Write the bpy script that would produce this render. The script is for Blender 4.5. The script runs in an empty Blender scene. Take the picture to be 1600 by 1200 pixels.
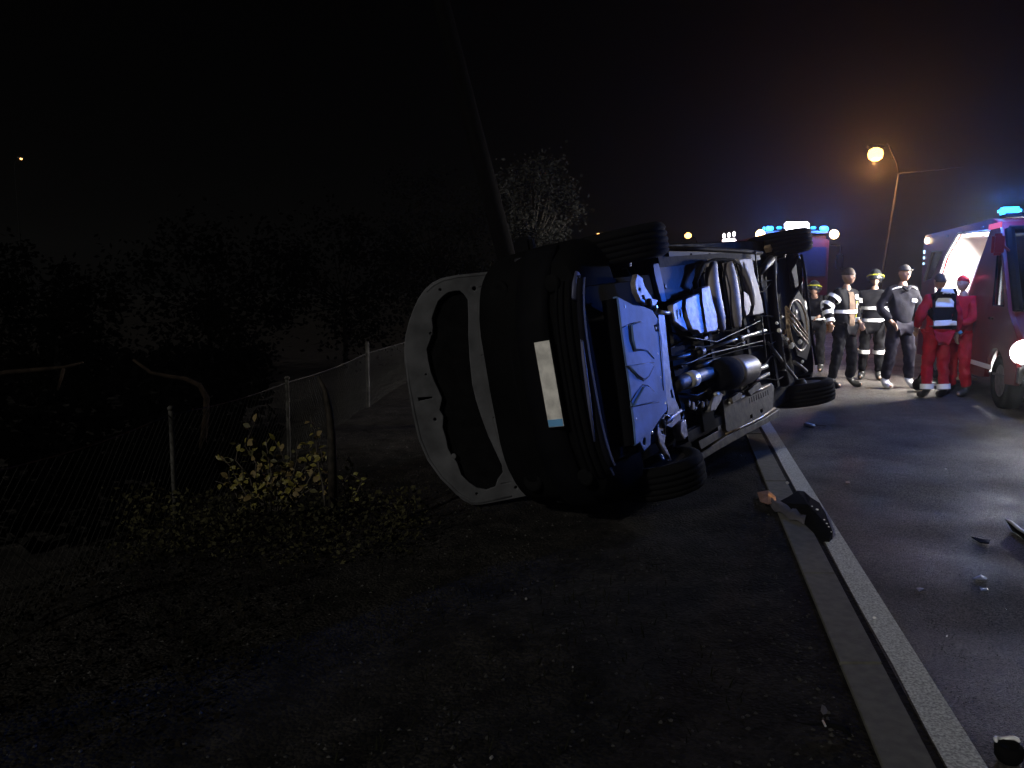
import bpy, bmesh, math, random
from mathutils import Vector, Matrix, noise
R = math.radians
random.seed(7)
scene = bpy.context.scene
COL = scene.collection

# ------------------------------------------------------------------ camera
F, HC, HOR = 1232.0, 1.5, 450.0
TH = math.atan((600 - HOR) / F)
cam_d = bpy.data.cameras.new('camera')
cam_d.sensor_width = 36.0
cam_d.lens = 36.0 * F / 1600.0
cam_d.clip_start = 0.05
cam_d.clip_end = 600
cam = bpy.data.objects.new('camera', cam_d)
COL.objects.link(cam)
cam.location = (0, 0, HC)
cam.rotation_euler = (R(90) - TH, 0, 0)
scene.camera = cam

# ------------------------------------------------------------------ night sky, fill light, exposure
world = bpy.data.worlds.new("World")
scene.world = world
world.use_nodes = True
wn, wl = world.node_tree.nodes, world.node_tree.links
wn.clear()
SUN_EL, SUN_AZ = R(28), R(216)          # azimuth clockwise from +Y: behind the camera, to its left
sky = wn.new('ShaderNodeTexSky')
sky.sky_type = 'NISHITA'
sky.sun_disc = False
sky.sun_elevation = SUN_EL
sky.sun_rotation = SUN_AZ
bg = wn.new('ShaderNodeBackground')
tint = wn.new('ShaderNodeMix')
tint.data_type = 'RGBA'
tint.blend_type = 'MULTIPLY'
tint.inputs[0].default_value = 1.0
tint.inputs[7].default_value = (1.0, 0.72, 0.62, 1)
wo = wn.new('ShaderNodeOutputWorld')
wl.new(sky.outputs[0], tint.inputs[6])
wl.new(tint.outputs[2], bg.inputs[0])
bg.inputs[1].default_value = 0.00007
wl.new(bg.outputs[0], wo.inputs[0])

sd = bpy.data.lights.new('camera_side_fill', 'SUN')
sd.energy = 0.85  # added fill light from behind the camera, its source unseen
sd.angle = R(2.0)
sd.color = (1.0, 0.97, 0.90)
sun = bpy.data.objects.new('camera_side_fill', sd)
COL.objects.link(sun)
sdir = Vector((math.sin(SUN_AZ) * math.cos(SUN_EL), math.cos(SUN_AZ) * math.cos(SUN_EL), math.sin(SUN_EL)))
sun.rotation_euler = sdir.to_track_quat('Z', 'Y').to_euler()
sun.location = sdir * 30

vs = scene.view_settings
vs.view_transform = 'Standard'
vs.look = 'None'
vs.exposure = 0.0
vs.gamma = 1.0
vs.use_curve_mapping = False
scene.cycles.max_bounces = 6
scene.cycles.volume_bounces = 0
scene.cycles.sample_clamp_indirect = 3.0
scene.cycles.use_denoising = True

# ------------------------------------------------------------------ helpers
def ray(px, py):
    u, v = (px - 800) / F, (600 - py) / F
    return Vector((u, math.cos(TH) + math.sin(TH) * v, -math.sin(TH) + math.cos(TH) * v))
def G(px, py, z=0.0):
    r = ray(px, py)
    return Vector((0, 0, HC)) + r * ((z - HC) / r.z)
def W(px, py, Y):
    r = ray(px, py)
    return Vector((0, 0, HC)) + r * (Y / r.y)
def plane_local(M, px, py, ax, c):
    Mi = M.inverted()
    o = Mi @ Vector((0, 0, HC))
    d = Mi.to_3x3() @ ray(px, py)
    return o + d * ((c - o[ax]) / d[ax])

MATS = {}
def mat(name, col, rough=0.6, metal=0.0, var=0.25, scale=8.0, bump=0.0, bscale=60.0, col2=None, coat=0.0, spec=0.5):
    if name in MATS: return MATS[name]
    m = bpy.data.materials.new(name)
    m.use_nodes = True
    n, l = m.node_tree.nodes, m.node_tree.links
    p = n['Principled BSDF']
    p.inputs['Roughness'].default_value = rough
    p.inputs['Metallic'].default_value = metal
    p.inputs['Specular IOR Level'].default_value = spec
    p.inputs['Coat Weight'].default_value = coat
    tc = n.new('ShaderNodeTexCoord')
    nz = n.new('ShaderNodeTexNoise')
    nz.inputs['Scale'].default_value = scale
    nz.inputs['Detail'].default_value = 6
    l.new(tc.outputs['Object'], nz.inputs['Vector'])
    cr = n.new('ShaderNodeValToRGB')
    c2 = col2 or tuple(c * (1 - var) for c in col)
    cr.color_ramp.elements[0].position = 0.35
    cr.color_ramp.elements[1].position = 0.65
    cr.color_ramp.elements[0].color = (*c2, 1)
    cr.color_ramp.elements[1].color = (*col, 1)
    l.new(nz.outputs['Fac'], cr.inputs[0])
    l.new(cr.outputs[0], p.inputs['Base Color'])
    if bump:
        b2 = n.new('ShaderNodeTexNoise')
        b2.inputs['Scale'].default_value = bscale
        b2.inputs['Detail'].default_value = 4
        l.new(tc.outputs['Object'], b2.inputs['Vector'])
        bp = n.new('ShaderNodeBump')
        bp.inputs['Strength'].default_value = bump
        bp.inputs['Distance'].default_value = 0.006
        l.new(b2.outputs['Fac'], bp.inputs['Height'])
        l.new(bp.outputs[0], p.inputs['Normal'])
    MATS[name] = m
    return m
def emis(name, col, strength):
    if name in MATS: return MATS[name]
    m = bpy.data.materials.new(name)
    m.use_nodes = True
    p = m.node_tree.nodes['Principled BSDF']
    p.inputs['Base Color'].default_value = (*[min(1, c) * 0.5 for c in col], 1)
    p.inputs['Emission Color'].default_value = (*col, 1)
    p.inputs['Emission Strength'].default_value = strength
    MATS[name] = m
    return m
def glassy(name, tintc, alpha):
    m = bpy.data.materials.new(name)
    m.use_nodes = True
    n, l = m.node_tree.nodes, m.node_tree.links
    n.clear()
    tr = n.new('ShaderNodeBsdfTransparent'); tr.inputs[0].default_value = (*tintc, 1)
    gl = n.new('ShaderNodeBsdfGlossy'); gl.inputs['Roughness'].default_value = 0.08
    mx = n.new('ShaderNodeMixShader'); mx.inputs[0].default_value = alpha
    o = n.new('ShaderNodeOutputMaterial')
    l.new(tr.outputs[0], mx.inputs[1]); l.new(gl.outputs[0], mx.inputs[2]); l.new(mx.outputs[0], o.inputs[0])
    MATS[name] = m
    return m

class MB:
    def __init__(s): s.v, s.f = [], []
    def add(s, vs, fs):
        k = len(s.v); s.v += [Vector(x) for x in vs]; s.f += [[i + k for i in f] for f in fs]; return s
    def box(s, c, d, rot=None, bev=0.0):
        M = rot or Matrix.Identity(3)
        bm = bmesh.new(); bmesh.ops.create_cube(bm, size=1)
        for v in bm.verts: v.co = Vector((v.co.x * d[0], v.co.y * d[1], v.co.z * d[2]))
        if bev: bmesh.ops.bevel(bm, geom=bm.edges[:], offset=bev, segments=2, affect='EDGES')
        bm.verts.index_update()
        s.add([M @ v.co + Vector(c) for v in bm.verts], [[v.index for v in f.verts] for f in bm.faces]); bm.free(); return s
    def tube(s, pts, rad, n=10, cap=True, flat=1.0):
        pts = [Vector(p) for p in pts]
        if not hasattr(rad, '__len__'): rad = [rad] * len(pts)
        vs, fs = [], []
        up = None
        for i, p in enumerate(pts):
            t = (pts[min(i + 1, len(pts) - 1)] - pts[max(i - 1, 0)]).normalized()
            if up is None:
                up = Vector((0, 0, 1)) if abs(t.z) < .9 else Vector((1, 0, 0))
            a = t.cross(up).normalized(); b = a.cross(t).normalized(); up = b
            for k in range(n):
                w = 2 * math.pi * k / n
                vs.append(p + (a * math.cos(w) + b * math.sin(w) * flat) * rad[i])
        for i in range(len(pts) - 1):
            for k in range(n):
                fs.append([i * n + k, i * n + (k + 1) % n, (i + 1) * n + (k + 1) % n, (i + 1) * n + k])
        if cap:
            fs.append(list(range(n))[::-1]); fs.append([(len(pts) - 1) * n + k for k in range(n)])
        return s.add(vs, fs)
    def lathe(s, prof, origin, axis, n=28, closed=False):
        axis = Vector(axis).normalized()
        a = axis.orthogonal().normalized(); b = axis.cross(a)
        vs, fs = [], []
        for (r, h) in prof:
            for k in range(n):
                w = 2 * math.pi * k / n
                vs.append(Vector(origin) + axis * h + (a * math.cos(w) + b * math.sin(w)) * r)
        m = len(prof)
        for i in range(m if closed else m - 1):
            j = (i + 1) % m
            for k in range(n):
                fs.append([i * n + k, i * n + (k + 1) % n, j * n + (k + 1) % n, j * n + k])
        if not closed:
            fs.append(list(range(n))[::-1]); fs.append([(m - 1) * n + k for k in range(n)])
        return s.add(vs, fs)
    def build(s, name, material, parent=None, smooth=False, bevel=0.0):
        me = bpy.data.meshes.new(name)
        me.from_pydata([tuple(v) for v in s.v], [], s.f)
        bm = bmesh.new(); bm.from_mesh(me); bmesh.ops.recalc_face_normals(bm, faces=bm.faces[:]); bm.to_mesh(me); bm.free()
        return finish(name, me, material, parent, smooth, bevel)
def finish(name, me, material, parent=None, smooth=False, bevel=0.0):
    o = bpy.data.objects.new(name, me)
    COL.objects.link(o)
    if material:
        me.materials.clear(); me.materials.append(material)
        me.polygons.foreach_set('material_index', [0] * len(me.polygons))
    if smooth:
        for p in me.polygons: p.use_smooth = True
    if bevel:
        b = o.modifiers.new('bevel', 'BEVEL'); b.width = bevel; b.segments = 2; b.limit_method = 'ANGLE'
    if parent: o.parent = parent
    return o
def tag(o, label=None, cat=None, group=None, kind=None):
    if label: o['label'] = label
    if cat: o['category'] = cat
    if group: o['group'] = group
    if kind: o['kind'] = kind
    return o
def thing(name, label, cat, loc=(0, 0, 0), rotz=0.0, group=None):
    o = bpy.data.objects.new(name, None); COL.objects.link(o)
    o.empty_display_size = 0.2
    o.location = loc; o.rotation_euler = (0, 0, rotz)
    return tag(o, label, cat, group)
def plate(outline, holes, thick, M, bev=0.0):
    """flat sheet with holes, thick along local z of M; outline in 2D; returns mesh"""
    cu = bpy.data.curves.new('c', 'CURVE'); cu.dimensions = '2D'; cu.fill_mode = 'BOTH'
    cu.extrude = thick / 2; cu.bevel_depth = bev; cu.bevel_resolution = 1
    for poly in [outline] + list(holes):
        sp = cu.splines.new('POLY'); sp.points.add(len(poly) - 1)
        for i, p in enumerate(poly): sp.points[i].co = (p[0], p[1], 0, 1)
        sp.use_cyclic_u = True
    o = bpy.data.objects.new('c', cu); COL.objects.link(o)
    dg = bpy.context.evaluated_depsgraph_get(); dg.update()
    me = bpy.data.meshes.new_from_object(o.evaluated_get(dg))
    COL.objects.unlink(o); bpy.data.objects.remove(o)
    me.transform(M)
    return me
def circ(cx, cy, r, n=14, ry=None):
    return [(cx + r * math.cos(2 * math.pi * k / n), cy + (ry or r) * math.sin(2 * math.pi * k / n)) for k in range(n)]
def skin(verts, edges, radii, sub=2, root=0, voxel=None):
    me = bpy.data.meshes.new('s'); me.from_pydata([tuple(v) for v in verts], edges, []); me.update()
    o = bpy.data.objects.new('s', me); COL.objects.link(o)
    sk = o.modifiers.new('skin', 'SKIN'); sk.use_smooth_shade = True
    if not me.skin_vertices: me.skin_vertices_add() if hasattr(me, 'skin_vertices_add') else None
    lay = me.skin_vertices[0].data if me.skin_vertices else None
    for i, r in enumerate(radii):
        rr = r if hasattr(r, '__len__') else (r, r)
        lay[i].radius = rr
        lay[i].use_root = (i == root)
    if sub:
        sb = o.modifiers.new('sub', 'SUBSURF'); sb.levels = sub; sb.render_levels = sub
    if voxel:
        rm = o.modifiers.new('rm', 'REMESH'); rm.mode = 'VOXEL'; rm.voxel_size = voxel; rm.use_smooth_shade = True
    dg = bpy.context.evaluated_depsgraph_get(); dg.update()
    out = bpy.data.meshes.new_from_object(o.evaluated_get(dg))
    COL.objects.unlink(o); bpy.data.objects.remove(o)
    return out
def sk_obj_mesh(verts, edges, radii, sub=2, voxel=None):
    return skin(verts, edges, radii, sub, 0, voxel)

# ------------------------------------------------------------------ materials
M_asph = mat('wet_asphalt', (0.078, 0.068, 0.060), 0.42, 0, 0.45, 2.2, 1.0, 170, spec=0.45)
def coarse(m, sc=160.0, dist=0.012, lo=0.25, hi=0.8, c0=.12, c1=2.5):
    """aggregate relief and uneven wetness"""
    n, l = m.node_tree.nodes, m.node_tree.links
    p = n['Principled BSDF']
    tc = [x for x in n if x.type == 'TEX_COORD'][0]
    bp = [x for x in n if x.type == 'BUMP'][0]
    v = n.new('ShaderNodeTexVoronoi'); v.inputs['Scale'].default_value = sc
    l.new(tc.outputs['Object'], v.inputs['Vector'])
    l.new(v.outputs['Distance'], bp.inputs['Height']); bp.inputs['Distance'].default_value = dist; bp.invert = True
    mx = n.new('ShaderNodeMix'); mx.data_type = 'RGBA'; mx.blend_type = 'MULTIPLY'; mx.inputs[0].default_value = 1
    sp = n.new('ShaderNodeMapRange'); sp.inputs[1].default_value = 0.0; sp.inputs[2].default_value = 1.0; sp.inputs[3].default_value = c0; sp.inputs[4].default_value = c1
    v3 = n.new('ShaderNodeTexVoronoi'); v3.inputs['Scale'].default_value = sc * .8; l.new(tc.outputs['Object'], v3.inputs['Vector'])
    sx_ = n.new('ShaderNodeSeparateColor'); l.new(v3.outputs['Color'], sx_.inputs[0]); l.new(sx_.outputs[0], sp.inputs[0])
    old = p.inputs['Base Color'].links[0].from_socket
    l.new(old, mx.inputs[6]); l.new(sp.outputs[0], mx.inputs[7]); l.new(mx.outputs[2], p.inputs['Base Color'])
    nz = n.new('ShaderNodeTexNoise'); nz.inputs['Scale'].default_value = 1.3; nz.inputs['Detail'].default_value = 5
    l.new(tc.outputs['Object'], nz.inputs['Vector'])
    mr = n.new('ShaderNodeMapRange'); mr.inputs[1].default_value = .35; mr.inputs[2].default_value = .65
    mr.inputs[3].default_value = lo; mr.inputs[4].default_value = hi
    l.new(nz.outputs['Fac'], mr.inputs[0]); l.new(mr.outputs[0], p.inputs['Roughness'])
coarse(M_asph, 180.0, 0.018, 0.55, 0.85)
M_verge = mat('dirt_verge', (0.022, 0.020, 0.018), 0.9, 0, 0.6, 5.0, 0.7, 45, spec=.08)
coarse(M_verge, 60.0, 0.012, .85, .95, .6, 1.5)
M_paint = mat('white_road_paint', (0.78, 0.80, 0.78), 0.75, 0, 0.35, 110.0, 0.8, 260, col2=(0.30, 0.31, 0.31), spec=0.15)
M_conc = mat('grey_concrete', (0.13, 0.125, 0.105), 0.85, 0, 0.3, 20.0, 0.5, 120)
M_black = mat('black_plastic', (0.006, 0.006, 0.007), 0.65, 0, 0.3, 6, 0.15, 40, spec=0.03)
M_pitch = mat('black_rubber', (0.006, 0.006, 0.006), 0.9, 0, 0.3, 20, 0.4, 60, spec=0.08)
M_body = mat('dark_car_paint', (0.006, 0.006, 0.006), 0.7, 0, 0.3, 3, 0, 1, spec=0.01)
M_bonnet = mat('grey_primer', (0.098, 0.099, 0.106), 0.8, 0, 0.5, 5, 0.25, 30, spec=.2)
M_pad = mat('ragged_black_felt', (0.006, 0.006, 0.006), 0.98, 0, 0.4, 12, 0.6, 50, spec=0.05)
M_plate = mat('plate_white', (0.95, 0.92, 0.86), 0.5, 0, 0.2, 14, col2=(0.62, 0.6, 0.56))
M_eu = mat('plate_blue', (0.16, 0.42, 0.75), 0.5, 0, 0.05)
M_tray = mat('tray_plastic_blue_light', (0.14, 0.24, 0.50), 0.62, 0, 0.55, 6, 0.15, 12)  # blue of the beacon light put into the plastic's colour
M_steel = mat('dull_steel', (0.22, 0.21, 0.21), 0.5, 0.4, 0.6, 14, 0.25, 30)
M_alu = mat('heat_shield_aluminium', (0.34, 0.31, 0.33), 0.5, 0.35, 0.65, 16, 0.6, 26)
M_bright = mat('bright_glint_metal', (0.75, 0.72, 0.66), 0.3, 0.35, 0.15, 20, 0.1, 30)  # pale diffuse colour stands in for glints on the metal
M_pan = mat('underbody_coating', (0.024, 0.021, 0.020), 0.7, 0.0, 0.6, 10, 0.5, 25, spec=.06)
M_sill = mat('dirty_beige_sill', (0.16, 0.13, 0.085), 0.65, 0.0, 0.7, 12, 0.35, 26)
M_oil = mat('oily_dark_metal', (0.025, 0.022, 0.020), 0.55, 0.15, 0.5, 16, 0.4, 30)
M_warm = mat('brown_metal_warm_glint', (0.46, 0.33, 0.21), 0.35, 0.25, 0.5, 25, 0.3, 40)  # brown metal brightened, warm glints put into its colour
M_wood = mat('weathered_pole_wood', (0.004, 0.0036, 0.0032), 0.95, 0, 0.5, 12, 0.6, 30, spec=.04)
M_galv = mat('galvanised_wire', (0.045, 0.043, 0.039), 0.7, 0.2, 0.5, 3)
M_post = mat('fence_post_metal', (0.055, 0.052, 0.046), 0.7, 0.1, 0.7, 12, spec=.2)
M_leaf = mat('yellow_green_leaf', (0.24, 0.20, 0.045), 0.5, 0, 0.6, 5, col2=(0.05, 0.05, 0.012), spec=.3)
M_leafd = mat('dull_weed_leaf', (0.050, 0.046, 0.020), 0.8, 0, 0.6, 3, col2=(0.008, 0.008, 0.005), spec=.1)
M_leaft = mat('grey_green_tree_leaf', (0.024, 0.023, 0.019), 0.8, 0, 0.5, 2.5, col2=(0.010, 0.011, 0.009), spec=.1)
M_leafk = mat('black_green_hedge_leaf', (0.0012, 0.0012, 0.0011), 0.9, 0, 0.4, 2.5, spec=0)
M_bark = mat('twig_bark', (0.06, 0.05, 0.038), 0.9, 0, 0.5, 20)
M_branch = mat('dry_branch', (0.022, 0.015, 0.010), 0.9, 0, 0.6, 15, spec=.1)
M_red = mat('red_vehicle_paint', (0.13, 0.005, 0.009), 0.45, 0, 0.35, 2, coat=0.15, spec=.3)
M_whitep = mat('white_panel', (0.82, 0.82, 0.80), 0.6, 0, 0.1, 4)
M_grey = mat('grey_trim', (0.09, 0.09, 0.10), 0.5, 0, 0.25, 8)
M_navy = mat('navy_cloth', (0.009, 0.009, 0.014), 0.85, 0, 0.4, 10, 0.5, 60, spec=.08)
M_navyt = mat('navy_trousers', (0.012, 0.011, 0.018), 0.85, 0, 0.4, 12, 0.5, 60, spec=.08)
M_fire = mat('black_turnout_cloth', (0.009, 0.009, 0.011), 0.85, 0, 0.4, 12, 0.5, 60, spec=.08)
M_brown = mat('brown_lining', (0.14, 0.088, 0.055), 0.9, 0, 0.4, 12)
M_redc = mat('red_cloth', (0.42, 0.015, 0.03), 0.8, 0, 0.25, 12, 0.4, 60, spec=.08)
M_refl = mat('reflective_tape', (0.97, 0.97, 0.98), 0.35, 0, 0.05, 20)
M_yel = mat('yellow_tape', (0.75, 0.72, 0.05), 0.5, 0, 0.05)
M_hiv = mat('hi_vis_green', (0.40, 0.65, 0.05), 0.7, 0, 0.3, 8)
M_skin = mat('skin', (0.36, 0.21, 0.14), 0.55, 0, 0.12, 20)
M_eye = mat('eye_dark', (0.03, 0.02, 0.02), 0.3)
M_hair = mat('brown_hair', (0.05, 0.03, 0.02), 0.8, 0, 0.5, 60)
M_capc = mat('grey_cap_cloth', (0.05, 0.045, 0.045), 0.85, 0, 0.3, 20)
M_boot = mat('black_boot_leather', (0.02, 0.02, 0.02), 0.4)
M_shoe = mat('pale_shoe', (0.55, 0.55, 0.58), 0.5)
M_helm = mat('dark_helmet', (0.022, 0.024, 0.027), 0.3)
M_glass = glassy('vehicle_glass', (0.55, 0.6, 0.65), 0.12)
M_dglass = glassy('tinted_glass', (0.10, 0.11, 0.13), 0.2)
M_shard = mat('clear_shard', (0.75, 0.77, 0.8), 0.15, 0.4, 0.2, 20)
M_orange = mat('orange_lens', (0.8, 0.25, 0.05), 0.3)

# ------------------------------------------------------------------ ground, road
def terrain(x, y):
    e = -2.25 + 0.04 * min(y, 8)
    t = max(0.0, min(1.0, (e - x) / 1.5)); t = t * t * (3 - 2 * t)
    z = -0.5 * t
    xr = (x - (1.17 + (y - 2.32) * 0.225))
    k = max(0.0, min(1.0, -xr / 0.5))
    z += k * (0.035 * noise.noise(Vector((x * 1.6, y * 1.6, 0))) + 0.012 * noise.noise(Vector((x * 7, y * 7, 3))))
    z -= 0.03 * k
    q = max(0.0, min(1.0, (.1 - x) / 1.0)); z -= .10 * q * q * (3 - 2 * q)
    return z
mb = MB()
xs = [-260, -200, -140, -70, -35, -18, -10] + [-7 + i * 0.11 for i in range(100)] + [5, 7, 9, 12, 16, 24, 45, 90, 160, 260]
ys = [-20, -8, -2] + [0 + j * 0.11 for j in range(96)] + [11, 12, 14, 17, 21, 27, 36, 50, 75, 120, 200, 330]
for y in ys:
    for x in xs: mb.v.append(Vector((x, y, terrain(x, y))))
nx = len(xs)
for j in range(len(ys) - 1):
    for i in range(nx - 1):
        mb.f.append([j * nx + i, j * nx + i + 1, (j + 1) * nx + i + 1, (j + 1) * nx + i])
tag(mb.build('ground', M_verge, smooth=True), kind='structure')

def lx(y, off=0.0): return 1.37 + (y - 2.32) * 0.2185 + off     # left edge of the painted line
def strip(name, o0, o1, z, material, y0=-6, y1=160, zlow=None, wav=0.0):
    m = MB(); Y = y0; rows = []
    while Y < y1:
        rows.append(Y); Y += 0.5 if Y < 14 else 4
    for r in rows:
        w = wav * noise.noise(Vector((0.3, r * 1.7, o0)))
        m.v.append(Vector((lx(r, o0 + w), r, z))); m.v.append(Vector((lx(r, o1), r, z)))
    for i in range(len(rows) - 1): m.f.append([2 * i, 2 * i + 1, 2 * i + 3, 2 * i + 2])
    return m.build(name, material)
tag(strip('road', -0.006, 9.2, 0.002, M_asph), kind='structure')
tag(strip('edge_line', 0.0, 0.125, 0.0065, M_paint, wav=0.012), kind='structure')
# raised concrete edging slabs beside the line, with open joints
kerb = thing('concrete_edging', 'row of grey concrete edging slabs running beside the white edge line', 'kerb')
y = -1.0; n = 0
smesh = {}
while y < 30:
    Lk = 1.0
    m = MB()
    a0, a1 = -0.205, -0.038
    q = [(lx(y, a0), y), (lx(y, a1), y), (lx(y + Lk - .012, a1), y + Lk - .012), (lx(y + Lk - .012, a0), y + Lk - .012)]
    zt = 0.014 + random.uniform(-.003, .003)
    m.add([(p[0], p[1], zt) for p in q] + [(p[0], p[1], -0.12) for p in q],
          [[0, 1, 2, 3], [4, 7, 6, 5], [0, 4, 5, 1], [1, 5, 6, 2], [2, 6, 7, 3], [3, 7, 4, 0]])
    m.build('edging_slab', M_conc, kerb, bevel=0.004)
    y += Lk; n += 1

# loose chips and grit on the verge and the road
def scatter(name, label, cat, cnt, area, size, material, flat=0.5, seed=1):
    rnd = random.Random(seed); m = MB()
    for _ in range(cnt):
        x, yy, zz = area(rnd)
        s = rnd.uniform(*size); a = rnd.uniform(0, 6.28)
        vs = []
        for k in range(5):
            w = a + k * 1.2566; rr = s * rnd.uniform(.6, 1.2)
            vs.append((x + rr * math.cos(w), yy + rr * math.sin(w), zz))
        vs.append((x + rnd.uniform(-.3, .3) * s, yy + rnd.uniform(-.3, .3) * s, zz + s * flat * rnd.uniform(.6, 1.5)))
        m.add(vs, [[k, (k + 1) % 5, 5] for k in range(5)])
    return tag(m.build(name, material), label, cat, kind='stuff')
def a_verge(r):
    y_ = 2 + 7 * r.random() ** 1.5; x_ = lx(y_, -0.25) - r.random() ** 1.3 * 4.5
    return x_, y_, terrain(x_, y_) + 0.001
def a_road(r):
    y_ = 2 + 9 * r.random() ** 1.4; x_ = lx(y_, 0.15) + r.random() * 4
    return x_, y_, 0.003
M_stone = mat('pale_grit', (0.045, 0.042, 0.038), 0.8, 0, 0.7, 2.0, col2=(0.02, 0.02, 0.018))
scatter('gravel', 'small loose grit scattered over the dark verge', 'gravel', 2600, a_verge, (.003, .011), M_stone, .7, 3)
scatter('road_grit', 'fine grit and glass crumbs scattered on the wet road', 'grit', 700, a_road, (.002, .006), M_stone, .7, 4)
M_crumb = mat('glint_crumbs', (0.8, 0.82, 0.85), 0.08, 0.9, 0.1, 20)  # mirror-like crumbs added so that the road glints
def a_cr(r):
    cx, cy = r.choice([tuple(G(1515, 1022)[:2]), tuple(G(1530, 1090)[:2]), tuple(G(1490, 980)[:2]), tuple(G(1560, 960)[:2])])
    sg_ = .06 if r.random() < .35 else .42
    return cx + abs(r.gauss(0, sg_)) - .1, cy + r.gauss(0, sg_), 0.003
scatter('glint_crumbs', 'tiny glass crumbs added for glints on the road at lower right', 'glass', 620, a_cr, (.0012, .004), M_crumb, .9, 5)

# ------------------------------------------------------------------ short grass and weeds
def blade(m, x, y, z, h, w, lean, az, bend=0.5):
    dx, dy = math.cos(az), math.sin(az); px_, py_ = -dy, dx
    a = [(x - px_ * w, y - py_ * w, z), (x + px_ * w, y + py_ * w, z),
         (x + dx * lean * .45 + px_ * w * .7, y + dy * lean * .45 + py_ * w * .7, z + h * .6),
         (x + dx * lean * .45 - px_ * w * .7, y + dy * lean * .45 - py_ * w * .7, z + h * .6),
         (x + dx * lean, y + dy * lean, z + h)]
    m.add(a, [[0, 1, 2, 3], [3, 2, 4]])
rg = random.Random(21); m = MB()
for _ in range(9000):
    y_ = 1.9 + 5.6 * rg.random() ** 1.1
    x_ = lx(y_, -0.35) - rg.random() ** 0.8 * 5.2
    if noise.noise(Vector((x_ * .9, y_ * .9, 5))) < -.12 + max(0, (x_ + .3)) * .5: continue
    blade(m, x_, y_, terrain(x_, y_) - .004, rg.uniform(.015, .06), rg.uniform(.0015, .004), rg.uniform(.01, .06), rg.uniform(0, 6.28))
M_grass = mat('dark_grass', (0.017, 0.018, 0.010), 0.9, 0, 0.6, 3, col2=(0.004, 0.004, 0.003), spec=.05)
tag(m.build('grass', M_grass), 'short sparse dark grass on the verge in the foreground', 'grass', kind='stuff')

def leaf_mesh(name, Lf, Wf, material, seed):
    r = random.Random(seed)
    vs = []; prof = [(0, .12), (.2, .65), (.42, 1), (.65, .85), (.85, .45), (1, .0)]
    for t, w in prof:
        z = -0.25 * Lf * t * t
        vs += [(-w * Wf / 2, t * Lf, z + .12 * Wf * w), (0, t * Lf, z), (w * Wf / 2, t * Lf, z + .12 * Wf * w)]
    fs = []
    for i in range(len(prof) - 1):
        for k in range(2): fs.append([i * 3 + k, i * 3 + k + 1, i * 3 + k + 4, i * 3 + k + 3])
    me = bpy.data.meshes.new(name); me.from_pydata(vs, [], fs); me.materials.append(material)
    for p in me.polygons: p.use_smooth = True
    return me
def inst(name, me, parent, M):
    o = bpy.data.objects.new(name, me); COL.objects.link(o); o.parent = parent; o.matrix_local = M; return o

def leafy_bush(name, label, cat, base, stems, leaf_meshes, lsz, r, material_stem=M_bark, group=None):
    """stems: list of lists of world points"""
    t = thing(name, label, cat, base, group=group)
    b = Vector(base)
    ms = MB()
    for pts, nl in stems:
        loc = [Vector(p) - b for p in pts]
        ms.tube(loc, [0.008 * (1 - .75 * i / (len(loc) - 1)) for i in range(len(loc))], 5)
        for k in range(nl):
            u = (0.15 + 0.85 * (k + r.random()) / nl) * (len(loc) - 1)
            i = min(int(u), len(loc) - 2); p = loc[i].lerp(loc[i + 1], u - i)
            d = Vector((r.gauss(0, 1), r.gauss(0, 1) - .3, r.gauss(.3, .7))).normalized()
            nn_ = Vector((r.gauss(-.3, .5), r.gauss(-.8, .5), r.gauss(.5, .5))); nn_ = (nn_ - d * nn_.dot(d)).normalized(); xx_ = d.cross(nn_)
            q = Matrix((xx_, d, nn_)).transposed().to_4x4()
            s = r.uniform(*lsz)
            inst('leaf', r.choice(leaf_meshes), t, Matrix.Translation(p + d * 0.015) @ q @ Matrix.Scale(s, 4))
    ms.build('stem', material_stem, t, smooth=True)
    return t
LM = [leaf_mesh('leaf', 1, .62, M_leaf, 1), leaf_mesh('leaf', 1, .45, M_leaf, 2), leaf_mesh('leaf', 1, .7, mat('tan_leaf', (.15, .11, .045), .6, spec=.2), 3), leaf_mesh('leaf', 1, .55, mat('olive_brown_leaf', (.06, .055, .022), .6, spec=.2), 4)]
rb = random.Random(5)
def stemline(px0, py0, px1, py1, Y, wob=.05, n=5):
    a, b_ = W(px0, py0, Y), W(px1, py1, Y)
    return [a.lerp(b_, i / (n - 1)) + Vector((rb.uniform(-wob, wob), rb.uniform(-wob, wob) * 2, 0)) * (i / (n - 1)) for i in range(n)]
st = []
for (x1, y1, nl) in [(385, 662, 26), (372, 690, 14), (352, 708, 16), (345, 740, 16), (398, 700, 18), (375, 730, 14), (430, 740, 16), (465, 745, 14), (395, 755, 12), (500, 748, 12), (420, 690, 18), (440, 688, 16), (462, 690, 18),
                     (486, 690, 16), (410, 722, 16), (450, 722, 16), (480, 724, 12), (335, 752, 10), (500, 715, 8)]:
    st.append((stemline(425 + (x1 - 425) * .35, 800, x1, y1, 5.1), nl))
gb = W(425, 800, 5.1)
leafy_bush('leafy_shrub', 'yellow green leafy shrub catching light in front of the wire fence', 'shrub', (gb.x, 5.1, terrain(gb.x, 5.1)), st, LM, (.038, .066), rb)
st = [(stemline(508, 790, 492, 650, 5.0, .03, 6), 26), (stemline(508, 790, 500, 690, 5.0), 10)]
gb = W(508, 800, 5.0)
leafy_bush('leafy_sapling', 'slim yellow leafed sapling standing beside the curved stake', 'sapling', (gb.x, 5.0, terrain(gb.x, 5.0)), st, LM, (.03, .052), rb)
LW = [leaf_mesh('leaf', 1, .55, mat('olive_leaf', (0.24, 0.22, 0.05), 0.6, 0, 0.6, 7, col2=(0.05, 0.05, 0.018), spec=.3), 1)]
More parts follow.
